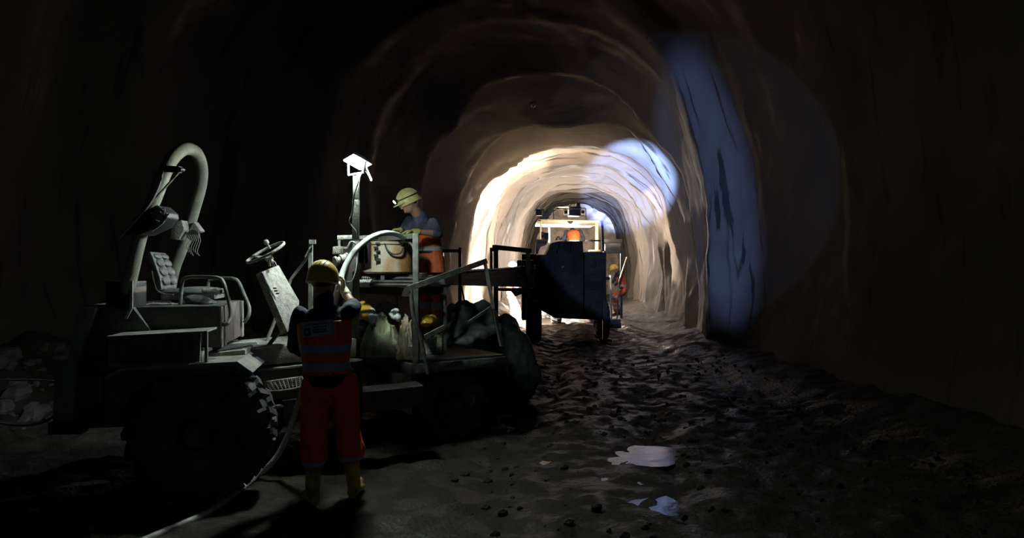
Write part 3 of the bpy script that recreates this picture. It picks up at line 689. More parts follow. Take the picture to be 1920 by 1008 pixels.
# drill rods lying on the shelf
ro = thing('drill_rod', up(0, 0, 0), 'x', 'drill rod')
rod_spec = [((669, 529, 7.0), (800, 527, 6.85)), ((666, 535, 6.93), (800, 533, 6.78)), ((678, 523, 7.1), (815, 520, 6.95)), ((690, 519, 7.2), (820, 516, 7.05)), ((715, 515, 7.3), (840, 512, 7.15))]
bpy.data.objects.remove(ro)
rlab = ['bright-tipped steel drill rod on the platform shelf, second lowest in the stack', 'bright-tipped threaded drill rod on the platform shelf, lowest and nearest of the stack', 'dark steel drill rod on the platform shelf, in the middle of the stack', 'dark steel drill rod under the drum, second from the top of the stack', 'short dark steel drill rod under the drum, topmost of the stack']
for (a, b), lb in zip(rod_spec, rlab):
    a = P(*a); b = P(*b); a.z = b.z = (a.z+b.z)/2
    t = thing('drill_rod', a, lb, 'rod', 'drill rods stacked on the platform shelf')
    d = (b-a).normalized()
    MB().tube([a+d*0.14, b], 0.019, 10).build('shaft', MT['darksteel'], t)
    m = MB()
    m.lathe(a, d, [(0.018, 0)]+[(0.026 if k % 2 else 0.021, 0.008+0.012*k) for k in range(14)], 14)
    m.build('threaded_end', MT['white_paint'] if 'bright' in lb else MT['steel'], t)

# ---- sacks, cloths and gear on the deck
def remesh_thing(mb, voxel, name, mat, label, cat, amp=0.0, sc=10, seed=0, group=None, sm=2, parent=None):
    o = link_mesh(name, remesh(mb, voxel, sm, amp, sc, seed), mat, parent)
    if label: tag(o, label, cat, group)
    return o
def sack(cx, ax, ay, az, name, label, mat, cat='sack', amp=0.012, seed=1.0):
    m = MB().ell(cx, ax, ay, az, 20, 12).box(cx, (ax.length*1.5, ay.length*1.5, az.length*1.2), Matrix((ax.normalized(), ay.normalized(), az.normalized())).transposed())
    return remesh_thing(m, 0.016, name, mat, label, cat, amp, 13, seed, sm=5)
# paper sack, half yellow half white, leaning
a = P(676, 572, 7.45); b = P(703, 600, 7.2); ax = (b-a)/2; ay = V((0.055, 0.05, 0.06)); az = ax.cross(ay).normalized()*0.045
sm_ = M('yellow_and_white_sack', (0.72, 0.48, 0.05), 0.6, bump=0.4, bscale=18)
nt = sm_.node_tree; tc = nt.nodes.new('ShaderNodeTexCoord'); sp = nt.nodes.new('ShaderNodeSeparateXYZ'); gt = nt.nodes.new('ShaderNodeMath'); gt.operation = 'LESS_THAN'; gt.inputs[1].default_value = 0.62; gt.operation = 'GREATER_THAN'
mxx = nt.nodes.new('ShaderNodeMix'); mxx.data_type = 'RGBA'; mxx.inputs['A'].default_value = (0.72, 0.48, 0.05, 1); mxx.inputs['B'].default_value = (0.7, 0.75, 0.75, 1)
nt.links.new(tc.outputs['Generated'], sp.inputs[0]); nt.links.new(sp.outputs['X'], gt.inputs[0]); nt.links.new(gt.outputs[0], mxx.inputs['Factor']); nt.links.new(mxx.outputs['Result'], nt.nodes['Principled BSDF'].inputs['Base Color'])
sack((a+b)/2, ax*1.35, ay*0.9, az, 'paper_sack', 'yellow and white paper sack leaning on the platform beside the worker seen from behind', sm_)
def fold_cloth(px0, px1, py0, py1, Y0, Y1, name, label, mat, seed, drop=0.0, amp=0.07, th=0.012):
    """crumpled cloth heap: a thick folded sheet"""
    m = MB(); nx, ny = 44, 30; top = []; rnd = random.Random(seed)
    for j in range(ny+1):
        row = []
        for i in range(nx+1):
            s, t = i/nx, j/ny
            px = px0+(px1-px0)*s; Yd = Y0+(Y1-Y0)*t; pr = P(px, 600, Yd)
            zb = 0.875; h = (math.sin(math.pi*min(1, max(0, s)))**0.6)*(math.sin(math.pi*(0.08+0.84*t))**0.8)
            ztop = EYE-(py0-HY)/FOC*((Y0+Y1)/2)
            q = V((s*5+seed, t*3, seed)); rdg = 1-abs(noise.noise(q))*2.0; rdg2 = 1-abs(noise.noise(V((s*9+t*4, t*3+s*2, seed+4))))*2
            z = zb+(ztop-zb)*h*(0.62+0.38*rdg)+amp*0.5*rdg2*h
            row.append(m.b.verts.new((pr.x+0.03*noise.noise(q*2), Yd+0.05*noise.noise(q*1.7+V((3, 3, 3))), z)))
        top.append(row)
    for j in range(ny):
        for i in range(nx): m.b.faces.new((top[j][i], top[j][i+1], top[j+1][i+1], top[j+1][i]))
    bot = [[m.b.verts.new((v.co.x, v.co.y, 0.862)) for v in r_] for r_ in (top[0], top[ny])]
    g = bmesh.ops.extrude_edge_only(m.b, edges=[e for e in m.b.edges if e.is_boundary])
    for v in [x for x in g['geom'] if isinstance(x, bmesh.types.BMVert)]: v.co.z = 0.862
    for r_ in bot:
        for v in r_: m.b.verts.remove(v)
    return tag(m.build(name, mat), label, 'cloth')
fold_cloth(676, 757, 588, 640, 6.85, 7.55, 'crumpled_cloth', 'crumpled pale green cloth heaped on the platform in front of the coiled disc', MT['jute'], 2.0)
fold_cloth(744, 779, 590, 645, 6.70, 7.15, 'crumpled_cloth', 'crumpled tan and green cloth heaped beside the platform corner post', MT['tan_cloth'], 5.0)
m = MB().ell(P(741, 583, 7.15), (0.045, 0, 0.01), (0, 0.05, 0), (0, 0, 0.035)).ell(P(736, 592, 7.1), (0.04, 0, -0.02), (0, 0.04, 0), (0, 0, 0.03)).ell(P(746, 594, 7.08), (0.03, 0, 0), (0, 0.04, 0), (0, 0, 0.05))
remesh_thing(m, 0.009, 'white_rag', MT['white_cloth'], 'bright white rag lying on top of the crumpled cloths', 'rag', 0.010, 30, 3)
m = MB(); c0 = P(722, 588, 7.75); dn = V((0.15, 1, 0.1))
for k, r_ in enumerate((0.05, 0.075, 0.10, 0.125)):
    u1 = V((1, -.15, 0)).normalized(); w1 = V((0, 0, 1))
    m.tube([c0+(u1*math.cos(t)+w1*math.sin(t))*r_+V((0, 0.01*k, 0)) for t in [2*math.pi*i/32 for i in range(32)]], 0.014, 8, closed=True)
m.lathe(c0+V((0, 0.03, 0)), dn, [(0.13, 0.0), (0.13, 0.03)], 32)
tag(m.build('hose_reel', MT['cable']), 'grey coiled hose reel standing behind the crumpled cloths', 'reel')
m = MB().box(P(686, 618, 7.5), (0.30, 0.3, 0.12)).ell(P(680, 616, 7.5), (0.15, 0, 0), (0, 0.12, 0), (0, 0, 0.10))
tag(m.wob(0.01, 8).build('tool_bag', MT['tarp']), 'dark tool bag on the platform under the yellow and white sack', 'bag')

m = MB().ell(P(806, 600, 7.25), (0.085, 0, 0), (0, 0.08, 0), (0, 0, 0.06)).ell(P(800, 607, 7.2), (0.06, 0, 0), (0, 0.07, 0), (0, 0, 0.04))
remesh_thing(m, 0.010, 'yellow_bag', MT['yellow_bag'], 'crumpled yellow plastic bag at the feet of the worker on the platform', 'bag', 0.016, 22, 2)
bk = P(803, 648, 7.2)
m = MB().lathe(V((bk.x, bk.y, 0.862)), (0, 0, 1), [(0.075, 0), (0.09, 0.16), (0.095, 0.165), (0.095, 0.18), (0.08, 0.17), (0.07, 0.02)], 28)
bu = m.build('bucket', MT['dusty_pale']); tag(bu, 'pale grey bucket under the yellow plastic bag', 'bucket')
cn = P(823, 648, 7.25)
can = thing('jerry_can', (cn.x, cn.y, 0.862), 'pale green upright canister right of the grey bucket', 'canister')
MB().box((cn.x, cn.y, 0.962), (0.085, 0.14, 0.2)).build('can_body', MT['jute'], can, bevel=0.015)
MB().lathe((cn.x, cn.y-0.03, 1.06), (0, 0, 1), [(0.018, 0), (0.018, 0.03)], 14).build('cap', MT['black'], can)
# heaps of dark sheeting
def heap(blobs, name, mat, label, cat='heap', seed=1, amp=0.03):
    m = MB()
    for px, py, Y, rx, ry, rz in blobs: m.ell(P(px, py, Y), (rx, 0, rz*0.15), (0, ry, 0), (0, 0, rz), 16, 9)
    return remesh_thing(m, 0.025, name, mat, label, cat, amp, 7, seed, sm=3)
heap([(868, 592, 7.5, .16, .18, .14), (900, 590, 7.6, .15, .18, .16), (850, 618, 7.4, .12, .14, .12), (885, 625, 7.35, .18, .2, .12), (920, 605, 7.6, .10, .15, .15), (845, 640, 7.3, .08, .12, .05), (905, 630, 7.25, .15, .16, .10), (870, 640, 7.1, .14, .12, .06), (925, 622, 7.35, .10, .14, .12)], 'tarpaulin_heap', MT['tarp'], 'heaped dark tarpaulin filling the right end of the loading platform', seed=2)
heap([(847, 575, 7.7, .05, .06, .05), (856, 584, 7.6, .06, .06, .05)], 'folded_sheet', MT['hose_pale'], 'folded pale green sheet on top of the dark tarpaulin heap', 'cloth', seed=4, amp=0.01)
def groundheap(px, Y, hs, name, mat, label, seed):
    m = MB()
    for dx, dy, r_, h in hs:
        p = P(px, 600, Y); m.ell((p.x+dx, Y+dy, h*0.45), (r_, 0, 0), (0, r_*0.9, 0), (0, 0, h*0.55), 14, 9)
    return remesh_thing(m, 0.03, name, mat, label, 'heap', 0.04, 5, seed, sm=3)
groundheap(945, 9.6, [(-.25, 0, .35, 1.15), (0, 0.1, .35, 1.12), (.17, -.1, .3, .9), (.28, -.2, .22, .7), (-.5, 0.1, .4, 1.25), (-.2, -.4, .35, .6)], 'covered_stack', MT['tarp'], 'dark stack under sheeting standing on the ground beyond the loading platform', 3)
groundheap(870, 10.7, [(0, 0, .35, 1.28), (-.3, 0, .3, 1.2)], 'covered_stack', MT['tarp'], 'dark covered stack behind the legs of the bent gate', 6)

# things on the seat box
m = MB().ell(P(345, 567, 5.7), (0.03, 0, 0), (0, 0.03, 0), (0, 0, 0.022)).ell(P(341, 570, 5.68), (0.03, 0, -0.01), (0, 0.03, 0), (0, 0, 0.016))
remesh_thing(m, 0.006, 'white_rag', MT['white_cloth'], 'small white rag lying on the vehicle floor beside the seat', 'rag', 0.006, 40, 3)
m = MB().ell(P(372, 564, 5.7), (0.11, 0, -0.02), (0, 0.10, 0), (0, 0, 0.05)).ell(P(385, 568, 5.65), (0.09, 0, 0), (0, 0.09, 0), (0, 0, 0.03))
remesh_thing(m, 0.012, 'jacket', MT['tarp'], 'dark crumpled jacket dropped on the vehicle floor in front of the seat', 'jacket', 0.014, 16, 3)
m = MB().ell(P(303, 571, 5.6), (0.16, 0, 0), (0, 0.08, 0), (0, 0, 0.014))
remesh_thing(m.wob(0.01, 9), 0.008, 'flat_rag', MT['dusty'], 'flat grey rag spread on the vehicle floor behind the seat', 'rag', 0.006, 30, 8)
bt = P(394, 545, 6.0)
bo = thing('bottle', P(398, 556, 5.75), 'small pale plastic bottle lying on the seat cushion front edge', 'bottle')
bc = P(396, 546, 5.75)
MB().lathe(bc, (1, .2, 0), [(0.02, -0.07), (0.03, -0.06), (0.03, 0.03), (0.014, 0.055), (0.014, 0.07)], 18).build('bottle_body', MT['dusty_pale'], bo)
MB().lathe(bc+V((0.07, 0.014, 0)), (1, .2, 0), [(0.016, 0), (0.016, 0.02)], 12).build('bottle_cap', MT['black'], bo)

# hose: ground -> worker's hand -> arch over the drum
hp = [G(190, 1055), G(300, 1008), G(400, 962), G(470, 908), P(514, 862, 5.62), P(540, 815, 5.66), P(556, 765, 5.68), P(574, 715, 5.66), P(592, 680, 5.62), P(606, 640, 5.6), P(620, 590, 5.6), P(633, 545, 5.62), P(641, 515, 5.78), P(655, 485, 5.88), P(673, 462, 5.98), P(698, 444, 6.12), P(722, 437, 6.3), P(742, 439, 6.5), P(757, 446, 6.75)]
for i in range(4): hp[i].z = 0.03
hose = thing('hose', hp[3], 'thick pale hose rising from the mud through a worker\'s glove and arching over the drum', 'hose')
cut = 10
MB().tube(hp[:cut+1], 0.024, 14, smooth=8).build('lower_hose', M('grey_hose', (0.5, 0.5, 0.48), 0.5, col2=(0.36, 0.36, 0.34), scale=10, bump=0.2), hose)
MB().tube([hp[cut]]+hp[cut+1:], 0.026, 14, smooth=8).build('upper_hose', MT['hose_pale'], hose)
# cables on the left
a = [P(-60, 700, 8), P(0, 711, 7.8), P(60, 712, 7.6), P(108, 716, 7.3), P(150, 735, 6.9)]
tag(MB().tube(a, 0.012, 8, smooth=5).build('cable', MT['cable']), 'thin grey cable stretched to the tail of the carrier, the upper one', 'cable')
a = [P(-60, 780, 6.4), P(0, 793, 6.4), P(45, 797, 6.3), P(80, 791, 6.2), P(106, 777, 6.1), P(130, 760, 6.1)]
tag(MB().tube(a, 0.013, 8, smooth=5).build('cable', MT['cable']), 'thin grey cable sagging to the tail of the carrier, the lower one', 'cable')
# ------------------------------------------------------------------ people
def add_hand(m, wr, d, pn, curl, side, k=1.0, grow=0.0):
    """palm, four fingers and thumb; d = pointing direction, pn = palm normal, side = +1/-1 thumb side along d x pn"""
    d = V(d).normalized(); pn = V(pn); pn = (pn-d*pn.dot(d)).normalized(); s = d.cross(pn)*side
    g = grow
    R = []
    for t, w, h in ((-0.01, .024, .019), (0.015, .030, .018), (0.05, .041, .016), (0.085, .042, .014), (0.098, .036, .010)):
        R.append((wr+d*t*k, s*(w*k+g), pn*(h*k+g)))
    m.loft(R, 14)
    for i, (o, ln, rr) in enumerate(((0.031, 0.92, .0088), (0.0105, 1.0, .0092), (-0.0105, 0.95, .0088), (-0.031, 0.76, .0078))):
        p = wr+d*0.088*k+s*o*k; a = 0.12; dirv = d; ang = 0.0
        spread = s*(o*1.6)
        for j, L in enumerate((0.043, 0.027, 0.022)):
            ang += curl*(0.9+0.06*i) if j else curl*0.8
            dv = (d*math.cos(ang)+pn*math.sin(ang)+spread*(0.5 if j == 0 else 0.2)).normalized()
            q = p+dv*L*ln*k; m.capsule(p, q, rr*k+g, (rr-0.0008)*k+g, 8); p = q
    p = wr+d*0.022*k+s*0.024*k
    for j, L in enumerate((0.040, 0.032, 0.026)):
        dv = (d*(0.55+0.15*j)+s*(0.75-0.28*j)+pn*(0.25+curl*0.35*j)).normalized()
        q = p+dv*L*k; m.capsule(p, q, (.0125-.001*j)*k+g, (.0115-.001*j)*k+g, 8); p = q
    return m

def torso(m, J, g, top=1.0, low=0.0, wide=1.0):
    hipc = (J['hipL']+J['hipR'])/2; shc = (J['shL']+J['shR'])/2; k = J.get('k', 1.0)
    lr0 = (J['hipL']-J['hipR']).normalized(); lr1 = (J['shL']-J['shR']).normalized()
    ax = (shc-hipc); R = []
    fr = J['front']
    prof = [(-0.12, .150, .105), (0.0, .168, .120), (0.16, .158, .115), (0.34, .148, .110), (0.55, .162, .120), (0.74, .176, .125), (0.9, .178, .110), (1.0, .150, .085), (1.08, .085, .065)]
    for t, w, h in prof:
        if t < low or t > top: continue
        lr = lr0.lerp(lr1, max(0, min(1, t))).normalized(); f = ax.normalized().cross(lr).normalized()
        bend = fr*(-0.03*math.sin(math.pi*max(0, min(1, t))))
        R.append((hipc+ax*t+bend, lr*(w*k*wide+g), f*(h*k+g)))
    m.loft(R, 22)
    return m

def person(name, label, J, kit, group=None, detail=True):
    k = J.get('k', 1.0)
    feet = (J['ankL']+J['ankR'])/2; root = thing(name, (feet.x, feet.y, min(J['ankL'].z, J['ankR'].z)-0.09*k), label, 'person', group)
    H = J['head']; f = V(J['face']).normalized(); upv = (H-J['neck']).normalized(); 
    if 'up' in J: upv = V(J['up']).normalized()
    upv = (upv-f*upv.dot(f)).normalized(); s = f.cross(upv)
    # body: one continuous surface
    m = MB(); torso(m, J, -0.012)
    m.ell(H, s*.076*k, f*.095*k, upv*.112*k, 22, 14).ell(H+f*.03*k-upv*.065*k, s*.056*k, f*.062*k, upv*.052*k)
    m.ell(H+f*.088*k-upv*.078*k, s*.022*k, f*.018*k, upv*.018*k)           # chin
    m.capsule(H+f*.092*k-upv*.002*k, H+f*.112*k-upv*.030*k, .009*k, .014*k, 8)    # nose
    m.capsule(H+f*.088*k-upv*.054*k-s*.02*k, H+f*.088*k-upv*.054*k+s*.02*k, .008*k, .008*k, 8)  # lips
    for e in (-1, 1):
        m.ell(H+s*e*.078*k-upv*.01*k, s*.012*k, f*.020*k, upv*.032*k, 10, 6)
        m.ell(H+f*.078*k+s*e*.032*k+upv*.016*k, s*.024*k, f*.016*k, upv*.008*k, 10, 6)   # brows
        m.ell(H+f*.082*k+s*e*.031*k-upv*.002*k, s*.012*k, f*.009*k, upv*.008*k, 10, 6)   # eyes
    m.capsule(J['neck']-upv*0.03, H-upv*.05*k-f*.01, .064*k, .060*k)
    for e in 'LR':
        m.capsule(J['sh'+e], J['el'+e], .050*k, .040*k).capsule(J['el'+e], J['wr'+e], .041*k, .028*k)
        m.capsule(J['hip'+e], J['knee'+e], .080*k, .055*k).capsule(J['knee'+e], J['ank'+e], .055*k, .038*k)
        m.capsule(J['ank'+e]-V((0, 0, .03)), J['toe'+e], .036*k, .03*k)
        hd, hp_, cu = J.get('hand'+e, ((J['wr'+e]-J['el'+e]), (0, 0, -1), 0.5))
        add_hand(m, J['wr'+e], hd, hp_, cu, 1 if e == 'L' else -1, k)
    body = link_mesh('body', remesh(m, 0.009 if detail else 0.02, 2), MT['skin'], root)
    def part(mb, vox, nm, mat, amp=0.0, sc=9, seed=0, par=root, sm=2):
        return link_mesh(nm, remesh(mb, vox if detail else vox*2, sm, amp, sc, seed), mat, par)
    # hair at the nape
    hm = MB().ell(H-f*.022*k+upv*.0*k, s*.080*k, f*.085*k, upv*.075*k)
    part(hm, 0.010, 'hair', MT['black'], 0.002, 60)
    # jacket with sleeves
    m = MB(); torso(m, J, 0.012, 1.09)
    m.capsule(J['neck']-upv*.055, J['neck']+upv*.035, .085*k, .066*k)
    for e in 'LR':
        m.capsule(J['sh'+e], J['el'+e], .066*k, .056*k)
        if kit.get('sleeve'+e, 'long') == 'long': m.capsule(J['el'+e], J['el'+e].lerp(J['wr'+e], 0.86), .055*k, .040*k)
        else: m.capsule(J['el'+e], J['el'+e].lerp(J['wr'+e], 0.15), .056*k, .054*k)
    part(m, 0.012, 'jacket', kit['jacket'], 0.012, 11, 3)
    # vest
    m = MB(); torso(m, J, 0.026, kit.get('vest_top', .92), kit.get('vest_low', -0.01))
    vest = part(m, 0.012, 'vest', kit['vest'], 0.008, 9, 5)
    # trousers
    m = MB(); hc = (J['hipL']+J['hipR'])/2; lr = (J['hipL']-J['hipR']).normalized(); ff = J['front']
    shc = (J['shL']+J['shR'])/2; a = (shc-hc)
    m.loft([(hc+a*0.17, lr*.160*k, ff*.120*k), (hc+a*.02, lr*.172*k, ff*.128*k), (hc-V((0, 0, .09)), lr*.168*k, ff*.125*k)], 20)
    tr = kit.get('leg', .085)
    for e in 'LR':
        hem = J['knee'+e].lerp(J['ank'+e], kit.get('hem', 0.45))
        m.capsule(J['hip'+e], J['knee'+e], .108*k, tr*k).capsule(J['knee'+e], hem, tr*k, (tr*1.06)*k)
    tro = part(m, 0.013, 'trousers', kit['trousers'], 0.014, 8, 9)
    bl = MB().loft([(hc+a*(0.135), lr*(.176*k), ff*(.134*k)), (hc+a*0.20, lr*(.176*k), ff*(.134*k))], 24)
    bl.build('belt', MT['black'], root)
    # boots
    for e in 'LR':
        m = MB(); an = J['ank'+e]; to = J['toe'+e]; d = (to-an); d.z = 0; d.normalize(); sd = d.cross(V((0, 0, 1)))
        base = an.z-.085*k
        m.capsule(J['knee'+e].lerp(an, kit.get('boot_top', .35)), an+V((0, 0, -.01)), .068*k, .052*k)
        R = []
        for t, w, h in ((-.075, .030, .030), (-.055, .040, .045), (0, .044, .052), (.07, .050, .042), (.13, .053, .034), (.17, .046, .028), (.19, .025, .018)):
            c = V((an.x, an.y, base+h*k))+d*t*k; R.append((c, sd*w*k, V((0, 0, h*k))))
        m.loft(R, 16)
        part(m, 0.009, 'boot', kit['boot'], 0.002, 30, 4)
        if kit.get('glove'):
            if kit.get('glove'+e, True):
                m = MB(); hd, hp_, cu = J.get('hand'+e, ((J['wr'+e]-J['el'+e]), (0, 0, -1), 0.5)); hdn = V(hd).normalized()
                add_hand(m, J['wr'+e], hd, hp_, cu, 1 if e == 'L' else -1, k*1.02, 0.0035)
                m.capsule(J['wr'+e]-(J['wr'+e]-J['el'+e]).normalized()*.05, J['wr'+e]+hdn*.01, .040*k, .034*k)
                part(m, 0.006, 'glove', kit['glove'], 0.002, 40, 2)
    # helmet: dome with ridges, brim and peak
    hu = upv; hf = f
    m = MB(); hc_ = H+hu*.030*k-hf*.004
    R = []
    for t in range(0, 10):
        ang = D2R(t*9.6); R.append((hc_+hu*.128*k*math.sin(ang), s*.112*k*math.cos(ang), hf*.138*k*math.cos(ang)))
    m.loft([(hc_-hu*.048*k-hf*.012*k, s*.108*k, hf*.132*k), (hc_-hu*.040*k-hf*.010*k, s*.115*k, hf*.138*k), (hc_-hu*.008*k, s*.113*k, hf*.140*k)]+R, 36)
    pk = [(hc_+hf*.10*k+s*x*.095*k-hu*.005*k) for x in (-1, -.5, .5, 1)]
    m.loft([(hc_+hf*.105*k-hu*.002*k, s*.090*k, hf*.085*k), (hc_+hf*.105*k-hu*.012*k, s*.094*k, hf*.090*k)], 28)
    helm = m.build('helmet', kit['helmet'], root)
    for o in (-.042, -.014, .014, .042):
        MBr = MB(); pts = []
        for t in range(0, 13):
            ang = D2R(10+t*13.3); kx = math.sqrt(max(0, 1-(o/.112)**2)); pts.append(hc_+s*o*k+hf*.139*k*math.cos(ang)*kx+hu*.129*k*math.sin(ang)*kx)
        MBr.tube(pts, .0055*k, 6); MBr.build('ridge', kit['helmet'], helm)
    if kit.get('lamp'):
        lc = hc_+hf*.148*k+hu*.045*k
        ld = MB().lathe(lc-hf*.02, hf+hu*-.25, [(.024, 0), (.028, .01), (.028, .034), (.020, .036)], 18).build('headlamp', MT['black'], helm)
        MB().lathe(lc+hf*.012-hu*.004, hf+hu*-.25, [(.021, 0), (.021, .006)], 18).build('headlamp_lens', MT['headlamp'], ld)
        m = MB(); m.tube([hc_+(s*math.cos(t)*.118+hf*math.sin(t)*.143)*k+hu*.035*k for t in [2*math.pi*i/36 for i in range(36)]], .006, 6, closed=True); m.build('lamp_strap', MT['black'], helm)
    return root, vest, helm

MT['headlamp'] = M('headlamp_glass', (1, 1, 1), 0.3, bump=0, emit=((0.62, 0.76, 1.0), 40.0))

# worker seen from behind, standing in front of the platform
A = dict(k=1.0, front=V((0.20, 0.98, 0)).normalized(),
    head=P(606, 527, 5.14), neck=P(608, 566, 5.10), face=(0.20, 0.95, -0.12), up=(0.0, 0.1, 1),
    shL=P(563, 590, 5.10), shR=P(655, 583, 5.14), elL=P(551, 650, 5.16), elR=P(664, 574, 5.44), wrL=P(590, 668, 5.36), wrR=P(645, 545, 5.56),
    hipL=P(590, 722, 5.1), hipR=P(644, 720, 5.14), kneeL=P(589, 828, 5.08), kneeR=P(655, 822, 5.22), ankL=P(586, 921, 5.03), ankR=P(664, 908, 5.22),
    toeL=P(573, 935, 5.18), toeR=P(676, 900, 5.42))
A['handR'] = (A['wrR']-A['elR'], (-0.6, 0.3, 0.1), 0.75); A['handR'] = (V((-.15, .1, 1)), (-0.9, -0.3, 0.0), 0.85)
A['handL'] = (V((.6, .6, 0)), (0.2, 0.2, -1), 0.7)
rootA, vestA, helmA = person('person', 'worker seen from behind in orange vest, navy shirt and yellow helmet, holding up the hose', A,
    dict(jacket=MT['navy'], vest=MT['vest'], trousers=MT['trouser'], boot=MT['boot'], helmet=MT['helmet_y'], glove=MT['glove'], sleeveR='short', vest_top=.93, vest_low=.10, hem=.28, boot_top=.15, leg=.098))
# patch on the back of the vest
pc = P(613, 612, 5.10)-A['front']*0.170; px_ = V((0.98, -0.2, 0.12)).normalized(); pz_ = V((-0.12, -0.0, 1)).normalized()
def pq(a, b, h=0): return pc+px_*a+pz_*b-A['front']*h
pa = MB().prism([pq(-.115, -.055, 0), pq(.115, -.055, 0), pq(.115, .055, 0), pq(-.115, .055, 0)], A['front']*0.05).build('back_patch', MT['patch'], vestA)
m = MB(); m.prism([pq(-.095, -.045, .003), pq(-.045, -.045, .003), pq(-.045, .01, .003), pq(-.095, .01, .003)], A['front']*.003)
m.build('square_emblem', MT['rig_mark'], pa)
m = MB(); m.prism([pq(-.08, -.03, .006), pq(-.06, -.03, .006), pq(-.06, -.008, .006), pq(-.08, -.008, .006)], A['front']*.003)
m.build('emblem_centre', MT['patch'], pa)
m = MB()
for z_, w0, w1 in ((.032, -.09, .09), (.010, -.02, .095), (-.008, -.025, .08), (-.026, -.02, .09)):
    x_ = w0
    while x_ < w1-.01: m.prism([pq(x_, z_-.005, .003), pq(x_+.012, z_-.005, .003), pq(x_+.012, z_+.005, .003), pq(x_, z_+.005, .003)], A['front']*.003); x_ += .018
m.build('printed_lines', MT['rig_mark'], pa)

# worker standing on the platform, bent over the drum
fB = V((-0.72, -0.60, 0)).normalized()
B = dict(k=0.98, front=fB, head=P(767, 379, 7.62), neck=P(785, 402, 7.72), face=(-0.75, -0.42, -0.42), up=(-.35, -.15, 0.9),
    shL=P(812, 418, 7.60), shR=P(768, 414, 7.92), elL=P(822, 438, 7.5), elR=P(752, 442, 7.75), wrL=P(776, 434, 7.34), wrR=P(752, 431, 7.5),
    hipL=P(816, 484, 7.72), hipR=P(796, 484, 7.92), kneeL=P(822, 552, 7.55), kneeR=P(800, 552, 7.72), ankL=P(826, 632, 7.62), ankR=P(800, 630, 7.8),
    toeL=P(808, 640, 7.42), toeR=P(784, 640, 7.6))
B['handL'] = (V((-.85, -.2, -.1)), (-.1, -.3, -1), 0.6); B['handR'] = (V((-.7, -.45, -.05)), (.1, -.2, -1), 0.7)
rootB, _, _ = person('person', 'worker standing on the platform with a lit headlamp, bending over the drum in yellow gloves', B,
    dict(jacket=MT['denim'], vest=MT['vest_b'], trousers=MT['trouser_b'], boot=MT['boot_dark'], helmet=MT['helmet_p'], glove=MT['glove_y'], sleeveL='short', sleeveR='long', vest_top=.86, hem=.8, boot_top=.5, leg=.088, lamp=True))
# operator bent over under the canopy
C = dict(k=0.95, front=V((-0.1, 0.99, 0)), head=P(1071, 439, 19.98), neck=P(1073, 431, 19.75), face=(-0.1, 0.5, -0.85), up=(0, .85, -.1),
    shL=P(1062, 434, 19.6), shR=P(1088, 434, 19.6), elL=P(1058, 447, 19.45), elR=P(1094, 447, 19.45), wrL=P(1062, 455, 19.7), wrR=P(1088, 455, 19.7),
    hipL=P(1068, 460, 19.1), hipR=P(1084, 460, 19.1), kneeL=P(1068, 487, 19.2), kneeR=P(1084, 487, 19.2), ankL=P(1068, 513, 19.1), ankR=P(1084, 513, 19.1), toeL=P(1067, 517, 19.3), toeR=P(1085, 517, 19.3))
person('person', 'operator in orange vest bent over with back turned under the lit canopy of the rig', C,
    dict(jacket=MT['navy'], vest=MT['vest_b'], trousers=MT['trouser_b'], boot=MT['boot_dark'], helmet=MT['helmet_y'], vest_top=.9, hem=.8, boot_top=.5), detail=False)
# worker crouched right of the rig
D = dict(k=0.95, front=V((-0.85, -0.3, 0)).normalized(), head=P(1151.5, 504, 21.5), neck=P(1156, 509, 21.55), face=(-0.8, -0.3, -0.4), up=(-.3, 0, 0.9),
    shL=P(1165, 514, 21.4), shR=P(1156, 514, 21.7), elL=P(1160, 528, 21.3), elR=P(1151, 526, 21.6), wrL=P(1151, 535, 21.3), wrR=P(1147, 531, 21.5),
    hipL=P(1170, 545, 21.45), hipR=P(1166, 545, 21.7), kneeL=P(1154, 556, 21.3), kneeR=P(1150, 556, 21.6), ankL=P(1160, 586, 21.4), ankR=P(1156, 586, 21.6), toeL=P(1151, 592, 21.35), toeR=P(1147, 592, 21.55))
person('person', 'crouched worker in yellow helmet and orange vest in the shade right of the rig', D,
    dict(jacket=MT['navy'], vest=MT['vest_b'], trousers=MT['trouser_b'], boot=MT['boot_dark'], helmet=MT['helmet_y'], vest_top=.9, hem=.8, boot_top=.5), detail=False)
# figure in white helmet beyond the drill boom
E = dict(k=1.0, front=V((0.9, 0.3, 0)).normalized(), head=P(961, 500, 21.0), neck=P(959, 513, 21.0), face=(0.9, 0.2, -0.3),
    shL=P(959, 519, 21.2), shR=P(957, 519, 20.8), elL=P(964, 535, 21.2), elR=P(962, 535, 20.8), wrL=P(972, 540, 21.2), wrR=P(972, 540, 20.85),
    hipL=P(958, 553, 21.1), hipR=P(957, 553, 20.9), kneeL=P(971, 578, 21.15), kneeR=P(962, 578, 20.9), ankL=P(975, 603, 21.15), ankR=P(962, 603, 20.9), toeL=P(984, 609, 21.15), toeR=P(971, 609, 20.9))
person('person', 'worker in white helmet and pale trousers half hidden behind the drill boom', E,
    dict(jacket=MT['navy'], vest=MT['vest_b'], trousers=MT['bright'], boot=MT['boot_dark'], helmet=MT['helmet_w'], vest_top=.9, hem=.8, boot_top=.5), detail=False)
